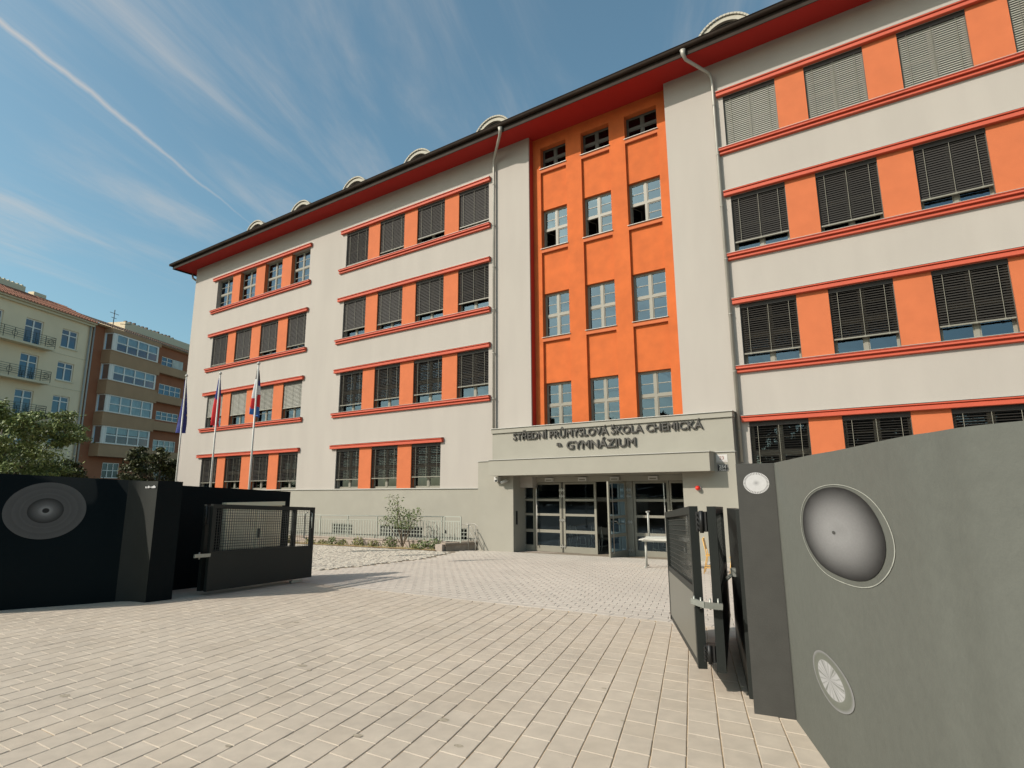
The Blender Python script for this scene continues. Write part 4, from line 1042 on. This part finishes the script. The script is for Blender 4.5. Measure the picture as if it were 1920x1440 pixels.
for gpar, pts2, z0, z1 in ((g1, (-1.49, 5.26), -0.36, -0.19), (g1, (-1.49, 5.26), -1.43, -1.30), (g3, (-10.80, 6.0), -0.58, -0.25)):
    b = MB(); b.box(pts2[0]-0.03, pts2[0]+0.06, pts2[1]-0.02, pts2[1]+0.10, z0, z1)
    b.tube([(pts2[0]+0.02, pts2[1]-0.03, z0-0.01), (pts2[0]+0.02, pts2[1]-0.03, z1+0.01)], 0.018, 8)
    for k in range(4):
        zz = z0+(z1-z0)*(k+0.5)/4; b.tube([(pts2[0]-0.02, pts2[1]-0.045, zz), (pts2[0]-0.02, pts2[1]-0.015, zz)], 0.008, 6)
    o = b.build('hinge', 'black'); o.parent = gpar; o.matrix_parent_inverse = (Matrix.Translation(gpar.location) @ Matrix.Rotation(gpar.rotation_euler.z, 4, 'Z')).inverted()
def world_child(b, name, m, gpar):
    o = b.build(name, m); o.parent = gpar; o.matrix_parent_inverse = (Matrix.Translation(gpar.location) @ Matrix.Rotation(gpar.rotation_euler.z, 4, 'Z')).inverted(); return o
b = MB(); b.bar((-1.60,5.235,-0.945), (-1.46,5.14,-0.955), 0.02, 0.05); b.bar((-1.46,5.14,-0.955), (-1.33,5.20,-0.965), 0.02, 0.05)
for x, y in ((-1.57,5.215),(-1.50,5.168),(-1.42,5.158),(-1.36,5.186)): b.tube([(x,y,-0.99),(x,y,-0.90)], 0.008, 6)
world_child(b, 'latch_bar', 'galv', g1)
b = MB(); b.bar((-1.62,6.4,-0.95), (-1.45,6.3,-0.80), 0.02, 0.03); b.box(-1.50,-1.40,6.25,6.33,-0.86,-0.78); world_child(b, 'bolt', 'galv', g2)
b = MB(); b.bar((-10.60,5.72,-1.115), (-10.68,6.05,-1.13), 0.03, 0.06); b.tube([(-10.62,5.82,-1.18),(-10.62,5.82,-1.06)], 0.014, 6); world_child(b, 'latch_bar', 'galv', g3)
b = MB(); b.tube([(2.42,0.05,-0.45),(2.42,0.12,-0.47),(2.42,0.12,-1.0),(2.42,0.05,-1.02)], 0.012, 6); b.build('pull_handle', 'galv', g3)
b = MB(); b.tube([(2.42,-0.04,-0.45),(2.42,-0.09,-0.47),(2.42,-0.09,-0.78),(2.42,-0.04,-0.80)], 0.012, 6); b.build('pull_handle', 'galv', g3)
b = MB(); b.box(2.0, 2.3, -0.03, 0.05, -1.90, -1.85); b.build('floor_stop', 'galv', g3)

# ------------------------------------------------------------------ flags
def flagpole(x, y, h, lab):
    z = zg(x, y); t = thing('flagpole', lab, 'flagpole', (x, y, z), 0, 'flagpoles in front of the school')
    b = MB(); b.tube([(0,0,0),(0,0,h)], [0.034, 0.022], 10); b.build('pole', 'pole', t)
    b = MB(); b.tube([(0,0,h),(0,0,h+0.04),(0,0,h+0.08)], [0.035,0.05,0.02], 8); b.build('pole_cap', 'pole', t)
    b = MB(); b.tube([(0,0,0),(0,0,0.12)], 0.09, 10); b.build('base', 'galv', t)
    return z+h
def flag(x, y, ztop, lab, length, width, mats, pick, seed, droop=0.0, lean=-1):
    """limp hanging cloth: vertical folds gathered along the pole"""
    nu, nv = 22, 26; V = []; F = []; rnd = random.Random(seed); ph = rnd.uniform(0, 6)
    for j in range(nv+1):
        f = j/nv
        wdt = width*(0.10+0.90*min(1, (f*1.25))**0.8)*(1 if f < 0.82 else 1-0.45*(f-0.82)/0.18)
        for i in range(nu+1):
            u = i/nu
            fold = math.sin(u*11+ph+f*2.2)*0.075*(0.3+f)
            fold2 = math.cos(u*7+ph*2-f*1.5)*0.05*(0.3+f)
            sag = u*(0.25+0.55*f)*0.35
            V.append((x+lean*(0.035+u*wdt)*0.80+fold*0.55, y+lean*0*u+fold+fold2+u*wdt*0.25, ztop-0.1-f*length*(1-0.16*u)-sag))
    me = bpy.data.meshes.new('flag')
    F = [(j*(nu+1)+i, j*(nu+1)+i+1, (j+1)*(nu+1)+i+1, (j+1)*(nu+1)+i) for j in range(nv) for i in range(nu)]
    me.from_pydata(V, [], F)
    for mm in mats: me.materials.append(M[mm])
    for k, pol in enumerate(me.polygons):
        j, i = divmod(k, nu); pol.use_smooth = True; pol.material_index = pick((i+.5)/nu, (j+.5)/nv)
    me.update()
    o = add('flag', me); tag(o, lab, 'flag', 'flags hanging from the flagpoles'); return o
zt_ = flagpole(-14.62, 9.2, 5.52, 'rightmost white flagpole, carrying the white, red and blue flag')
flag(-14.62, 9.2, zt_, 'limp white, red and blue flag with a dark emblem on the rightmost pole', 1.3, 0.85, ['flagwhite','flagred','flagsky','flagblue','flagblack'],
     lambda u, v: 4 if v < 0.24 else (3 if v < 0.34 and u > 0.3 else (0 if v < 0.52+0.3*(0.5-u) else (1 if v < 0.78+0.2*(0.5-u) else (2 if v < 0.93 else 2)))), 3, lean=-0.35)
zt_ = flagpole(-17.42, 9.69, 5.70, 'middle white flagpole, carrying the blue, white and red flag')
flag(-17.42, 9.69, zt_, 'limp blue, white and red national flag on the middle pole', 1.5, 0.72, ['flagblue','flagwhite','flagred'], lambda u, v: 0 if v < 0.40-0.25*(u-0.3) else (1 if u > 0.72 and v < 0.55 else 2), 8, lean=-0.6)
zt_ = flagpole(-20.2, 10.05, 6.05, 'leftmost white flagpole, carrying the dark blue flag')
flag(-20.2, 10.05, zt_, 'limp dark blue flag with a ring of yellow stars on the leftmost pole', 1.85, 1.3, ['flagblue','flagyellow'], lambda u, v: 1 if (int(u*22), int(v*26)) in ((11,17),(12,17),(17,16),(6,16)) else 0, 5, lean=-0.55)

# ------------------------------------------------------------------ houses across the street
HR = math.atan2(0.90524, -0.42491)
def hbox(nm, m, par, s0, s1, d0, d1, z0, z1):      # d: distance in front of the facade plane (towards the street)
    return bx(nm, m, par, s0, s1, -d1, -d0, z0, z1)
def hwindow(par, s0, s1, z0, z1, d, cols=2, rows=(0.32,), fw=0.09, curtain=0.0, seed=0, split=None):
    b = MB(); b.box(s0, s0+fw, -d-0.04, -d+0.04, z0, z1); b.box(s1-fw, s1, -d-0.04, -d+0.04, z0, z1); b.box(s0+fw, s1-fw, -d-0.04, -d+0.04, z0, z0+fw); b.box(s0+fw, s1-fw, -d-0.04, -d+0.04, z1-fw, z1)
    for k in range(1, cols):
        x = s0+(s1-s0)*k/cols; b.box(x-fw*0.6, x+fw*0.6, -d-0.045, -d+0.04, z0+fw, z1-fw)
    for r_ in rows:
        z = z1-(z1-z0)*r_; b.box(s0+fw, s1-fw, -d-0.05, -d+0.035, z-fw*0.4, z+fw*0.4)
    o = b.build('window', 'housewhite', par)
    for k in range(cols):
        x0 = s0+(s1-s0)*k/cols; x1 = s0+(s1-s0)*(k+1)/cols
        g = MB(); g.poly([(x0,-d+0.01,z0),(x1,-d+0.01,z0),(x1,-d+0.01,z1),(x0,-d+0.01,z1)], [(0,1,2,3)]); g.build('pane', 'bayglass' if cols == 4 and curtain else 'houseglass', o)
    if curtain:
        g = MB(); n_ = 24
        for k in range(n_):
            xa = s0+(s1-s0)*k/n_; xb = s0+(s1-s0)*(k+1)/n_
            ya = 0.10+0.05*math.sin(k*1.7); yb = 0.10+0.05*math.sin((k+1)*1.7)
            g.poly([(xa,-d+ya,z0 if curtain == 1 else z1-(z1-z0)*curtain),(xb,-d+yb,z0 if curtain == 1 else z1-(z1-z0)*curtain),(xb,-d+yb,z1),(xa,-d+ya,z1)], [(0,1,2,3)], True)
        g.build('curtain', 'housecurtain', o)
    return o
def facade(par, m, s0, s1, z0, z1, openings, d0, thick=0.4, name='wall'):
    """wall slab with rectangular openings, built from cells"""
    xs_ = sorted({s0, s1, *[v for o in openings for v in o[:2]]}); b = MB()
    for a, c in zip(xs_[:-1], xs_[1:]):
        cuts = sorted([(o[2], o[3]) for o in openings if o[0] <= a+1e-6 and o[1] >= c-1e-6]); z = z0
        for q0, q1 in cuts:
            if q0 > z+1e-4: b.box(a, c, -d0, -d0+thick, z, q0)
            z = q1
        if z1 > z+1e-4: b.box(a, c, -d0, -d0+thick, z, z1)
    return b.build(name, m, par)
def tiles(par, m, s0, s1, zb, slope_run, rise, step, base_m):
    b = MB(); b.hexa([(s0,-0.7,zb-0.05),(s1,-0.7,zb-0.05),(s1,slope_run,zb+rise-0.05),(s0,slope_run,zb+rise-0.05)], [(s0,-0.7,zb),(s1,-0.7,zb),(s1,slope_run,zb+rise),(s0,slope_run,zb+rise)]); rf_ = b.build('roof', base_m, par)
    b = MB(); x = s0+0.1
    L_ = slope_run+0.7
    while x < s1-0.1:
        for k in range(8):
            f0, f1 = k/8, (k+0.96)/8
            y0_, y1_ = -0.7+L_*f0, -0.7+L_*f1
            za, zc = zb+rise*f0*1.0, zb+rise*f1
            b.hexa([(x-0.07,y0_,za),(x+0.07,y0_,za),(x+0.07,y1_,zc),(x-0.07,y1_,zc)], [(x-0.06,y0_,za+0.12),(x+0.06,y0_,za+0.12),(x+0.06,y1_,zc+0.06),(x-0.06,y1_,zc+0.06)])
        x += step
    b.build('roof_tiles', m, rf_, kind='stuff'); return rf_
hz = -3.0
ch = thing('apartment_house', 'cream apartment house with iron balconies and red-brown roof tiles at the left', 'house', (-73.5, 17.5, 0), HR)
op = []
colsC = [(-9.9,-7.9,'w'), (-5.6,-3.6,'w'), (-1.3,0.7,'d'), (3.05,5.05,'d'), (7.28,9.32,'w')]
ZC = [(16.2,18.33), (12.45,14.55), (8.70,10.72), (4.95,6.95), (1.2,3.2)]
for a, c, k in colsC:
    for (z0, z1) in ZC: op.append((a, c, z0-(0.75 if k == 'd' and z0 > 4 else 0), z1))
facade(ch, 'cream', -14, 11.05, hz, 19.75, op, 0.0)
for i_, (a, c, k) in enumerate(colsC):
    for j, (z0, z1) in enumerate(ZC):
        hwindow(ch, a, c, z0-(0.75 if k == 'd' and z0 > 4 else 0), z1, -0.18, 2, (0.30,), 0.13, curtain=(1 if (i_+j) % 3 == 0 and j > 1 else 0))
        hbox('window_sill', 'creamlight', ch, a-0.1, c+0.1, 0.0, 0.10, z0-0.12 if k == 'w' else z0-0.87, z0 if k == 'w' else z0-0.75) if k == 'w' else None
hbox('wall_core', 'cream', ch, -14, 11.05, -12, -1.2, hz, 19.7)
for z, d in ((19.75, 0.55), (19.5, 0.3)): hbox('cornice', 'creamlight', ch, -14, 11.1, -0.2, d, z, z+0.22)
for z in (15.35, 11.6, 7.85): hbox('string_course', 'creamlight', ch, 6.3, 11.05, 0.0, 0.04, z, z+0.06)
for zb_ in (15.25, 11.5, 7.75):
    s0, s1 = -3.2, 5.75
    o = hbox('balcony', 'creamlight', ch, s0, s1, 0.0, 1.05, zb_, zb_+0.22)
    for zz in (1.18, 0.95, 0.75, 0.55, 0.32):
        b = MB(); b.bar((s0, -1.0, zb_+0.22+zz), (s1, -1.0, zb_+0.22+zz), 0.035, 0.035); b.bar((s1, -1.0, zb_+0.22+zz), (s1, 0.0, zb_+0.22+zz), 0.035, 0.035); b.build('balcony_rail', 'iron', o)
    for k in range(9):
        x = s0+(s1-s0)*k/8; b = MB(); b.bar((x, -1.0, zb_+0.2), (x, -1.0, zb_+1.42), 0.04, 0.04); b.build('balcony_post', 'iron', o)
    b = MB()
    for x in (s0+0.6, (s0+s1)/2, s1-0.5):
        for a_ in range(12):
            t0, t1 = 2*math.pi*a_/12, 2*math.pi*(a_+1)/12
            b.bar((x+0.28*math.cos(t0), -1.0, zb_+0.85+0.28*math.sin(t0)), (x+0.28*math.cos(t1), -1.0, zb_+0.85+0.28*math.sin(t1)), 0.03, 0.03)
    b.build('balcony_ornament', 'iron', o)
tiles(ch, 'redtile', -14, 11.1, 19.95, 4.5, 2.5, 0.36, 'redtile')
hbox('chimney', 'creamlight', ch, 2.5, 6.0, -5.2, -4.2, 21.0, 23.0); hbox('chimney', 'creamlight', ch, 7.2, 8.7, -5.2, -4.4, 21.0, 22.9)
b = MB()
for k in range(7): b.box(2.6+0.5*k, 2.8+0.5*k, 4.3, 5.1, 23.0, 23.15)
b.build('chimney_caps', 'creamlight', ch)
for s_ in (10.65, 11.15):
    b = MB(); b.tube([(s_, -0.16, 19.6), (s_, -0.16, hz)], 0.09, 8); b.build('downpipe', 'flash', ch)

bh = thing('apartment_house', 'brown apartment house with white strip windows in stacked bays', 'house', (-73.5, 17.5, 0), HR)
BZ = [(17.12,19.32), (13.44,15.50), (9.56,11.74), (5.80,7.96)]
op2 = [(22.4,26.6,17.35,18.62), (22.4,26.6,13.30,14.80), (22.4,26.6,9.80,11.0), (22.4,26.6,5.60,7.10), (14.8,17.3,1.80,3.65), (23.0,25.6,1.8,3.65)]
facade(bh, 'rust', 11.1, 27.6, hz, 19.9, op2, 0.0)
facade(bh, 'rust', 27.6, 42, hz, 19.9, [], 0.0)
hbox('wall_core', 'rust', bh, 11.1, 42, -12, -1.2, hz, 19.8)
zprev = 4.30
for i_, (z0, z1) in enumerate(BZ):
    below = (17.12, 15.50) if i_ == 0 else None
hbox('bay_head', 'tan', bh, 12.75, 20.75, 0.002, 1.15, 19.34, 19.88)
lows = [15.50, 11.74, 7.96, 4.30]
for (z0, z1), lo in zip(BZ, lows):
    o = hbox('bay_parapet', 'tan', bh, 12.65, 20.75, 0.002, 1.25, lo, z0)
    hwindow(bh, 13.45, 20.25, z0+0.02, z1, 1.10, 4, (0.5,), 0.15, curtain=(0.55 if z0 > 10 else 1 if z0 > 9 else 0.4))
    for a_ in ((12.95, 13.10, -1.10, -0.98), (12.80, 12.95, -0.14, -0.002), (13.11, 13.44, -1.12, -1.02), (20.27, 20.42, -1.1, -0.98)): hbox('bay_post', 'housewhite', bh, a_[0], a_[1], -a_[3], -a_[2], z0+0.013, z1-0.01)
    b = MB(); b.bar((12.9,-0.56,z0+0.07),(12.9,-0.57,z0+0.07),1,1) if False else b.box(12.85, 12.97, -0.98, -0.141, z0+0.013, z0+0.12); b.build('side_sill', 'housewhite', bh)
    b = MB(); b.box(12.85, 12.97, -0.98, -0.141, z1-0.12, z1-0.01); b.build('side_head', 'housewhite', bh)
    bx('dark_backing', 'black', bh, 12.93, 12.95, -0.98, -0.141, z0+.12, z1-.12)  # black board added behind the side pane to keep it dark
    g = MB(); g.poly([(12.91,-0.98,z0+.12),(12.91,-0.14,z0+.12),(12.91,-0.14,z1-.12),(12.91,-0.98,z1-.12)], [(0,1,2,3)]); g.build('side_pane', 'houseglass', bh)
    hbox('bay_coping', 'tan', bh, 12.6, 20.8, 0.002, 1.30, z0-0.08, z0+0.012)
for lo, hi in ((16.08,17.2), (12.1,13.2), (8.3,9.45), (4.3,5.5)): hbox('loggia_parapet', 'tan', bh, 20.76, 27.6, 0.002, 0.75, lo, hi)
for (a, c, z0, z1), cu in zip(op2, (0, 0, 0, 1, 0.5, 0)): hwindow(bh, a, c, z0, z1, -0.1, 3 if a < 20 else 4, (0.5,), 0.1, curtain=cu)
hbox('shutter', 'housecurtain', bh, 24.5, 26.5, -0.05, 0.0, 17.4, 18.6)
b = MB()
for z in (15.9, 12.2, 8.4): b.box(21.35, 21.6, -0.12, -0.002, z-0.3, z-0.1)
b.build('vent_cowl', 'black', bh)
hbox('cornice', 'tan', bh, 11.15, 42, -0.2, 0.45, 19.9, 20.1)
tiles(bh, 'browntile', 11.15, 42, 20.12, 4.5, 2.0, 0.36, 'browntile')
b = MB(); b.tube([(16.9, 3.0, 21.3), (16.9, 3.0, 23.7)], 0.05, 6); b.bar((16.2, 3.0, 23.2), (17.6, 3.0, 23.2), 0.05, 0.05); b.bar((16.5, 3.0, 22.6), (17.3, 3.0, 22.6), 0.05, 0.05); b.bar((18.0,3,22.1),(19.8,3,22.5),0.06,0.06); b.build('antenna', 'black', bh)
rh = thing('apartment_house', 'pale building top with a row of small chimney pots rising behind the brown roof', 'house', (-73.5, 17.5, 0), HR)
hbox('wall', 'creamlight', rh, 20.9, 34, -13, -5.0, hz, 23.4)
b = MB()
for k in range(13): b.box(21.2+0.75*k, 21.45+0.75*k, 5.2, 5.6, 23.4, 23.62+0.06*(k % 3))
b.build('chimney_pot', 'browntile', rh)

# street trees in front of the houses
def street_tree(x, y, h, r, lab, mm, seed, cz=0.62, n=15000, size=0.115, sprout=False):
    z = zg(x, y)-0.1; t = thing('street_tree', lab, 'tree', (x, y, z)); rnd = random.Random(seed)
    b = MB(); b.tube([(0,0,0),(0.05,0,h*0.3),(-0.05,0.05,h*0.5),(0,0,h*0.85)], [0.16,0.13,0.09,0.03], 8); b.build('trunk', 'bark', t)
    b = MB(); tips = []
    for k in range(22):
        a = rnd.uniform(0, 6.28); f = rnd.uniform(0.5, 0.95); zz = h*rnd.uniform(0.38, 0.95)
        s0 = h*rnd.uniform(0.28, 0.6); tip = Vector((math.cos(a)*r*f, math.sin(a)*r*f, zz))
        b.tube([(0,0,s0), (tip.x*0.5, tip.y*0.5, s0+(zz-s0)*0.6), tuple(tip)], [0.05,0.03,0.01], 5); tips.append(tip)
    b.build('branch', 'bark', t)
    b = MB()
    for k, tip in enumerate(tips):
        leaves(b, tip.x, tip.y, tip.z, r*0.36, r*0.36, h*0.10, n//len(tips), size, 0.0, seed=seed*50+k, clumps=6)
    leaves(b, 0, 0, h*cz, r*0.85, r*0.85, h*0.33, n//5, size, 0.3, seed=seed+9, clumps=26)
    if sprout: leaves(b, -0.1, 0, h*1.03, 0.22, 0.22, 0.55, 60, size, 0.0, seed=99)
    b.build('crown', mm, t)
street_tree(-44.0, 11.6, 7.4, 4.1, 'round-crowned green street tree in front of the cream house', 'leaf', 11, n=34000, size=0.10, sprout=True)
street_tree(-43.5, 14.6, 4.6, 2.0, 'lower dark-leaved tree right of the round-crowned tree, before the cream house', 'leafdark', 17)
street_tree(-44.6, 21.0, 6.0, 2.4, 'dark green tree between the brown house and the white school corner', 'leafdark', 23)

for k, (x, y, h) in enumerate(((-34, -19, 9.5), (-26, -20, 10.5), (-17.5, -19, 9), (-9, -20, 10.5), (-1, -19, 9.5), (7, -20, 10))):
    street_tree(x, y, h, 4.4, 'large dark tree across the road from the gate, mirrored in the school windows', 'leafdark', 60+k, n=2600, size=0.42)
for o in list(sc.objects):
    if o.get('label', '').startswith('large dark tree across'): o['group'] = 'trees across the road from the gate'

b = MB(); b.box(-48, 16, -24.2, -23.4, -1.6, 1.5)  # hedge added out of view so the lowest panes mirror dark green
hg = thing('hedge', 'unseen dark hedge added across the road to darken the lowest school windows', 'hedge')
b.build('hedge_core', 'leafdark', hg)
b = MB(); leaves(b, -16, -23.8, 0.1, 36, 0.9, 2.4, 9000, 0.3, 0.0, seed=71); b.build('hedge_leaves', 'leafdark', hg)
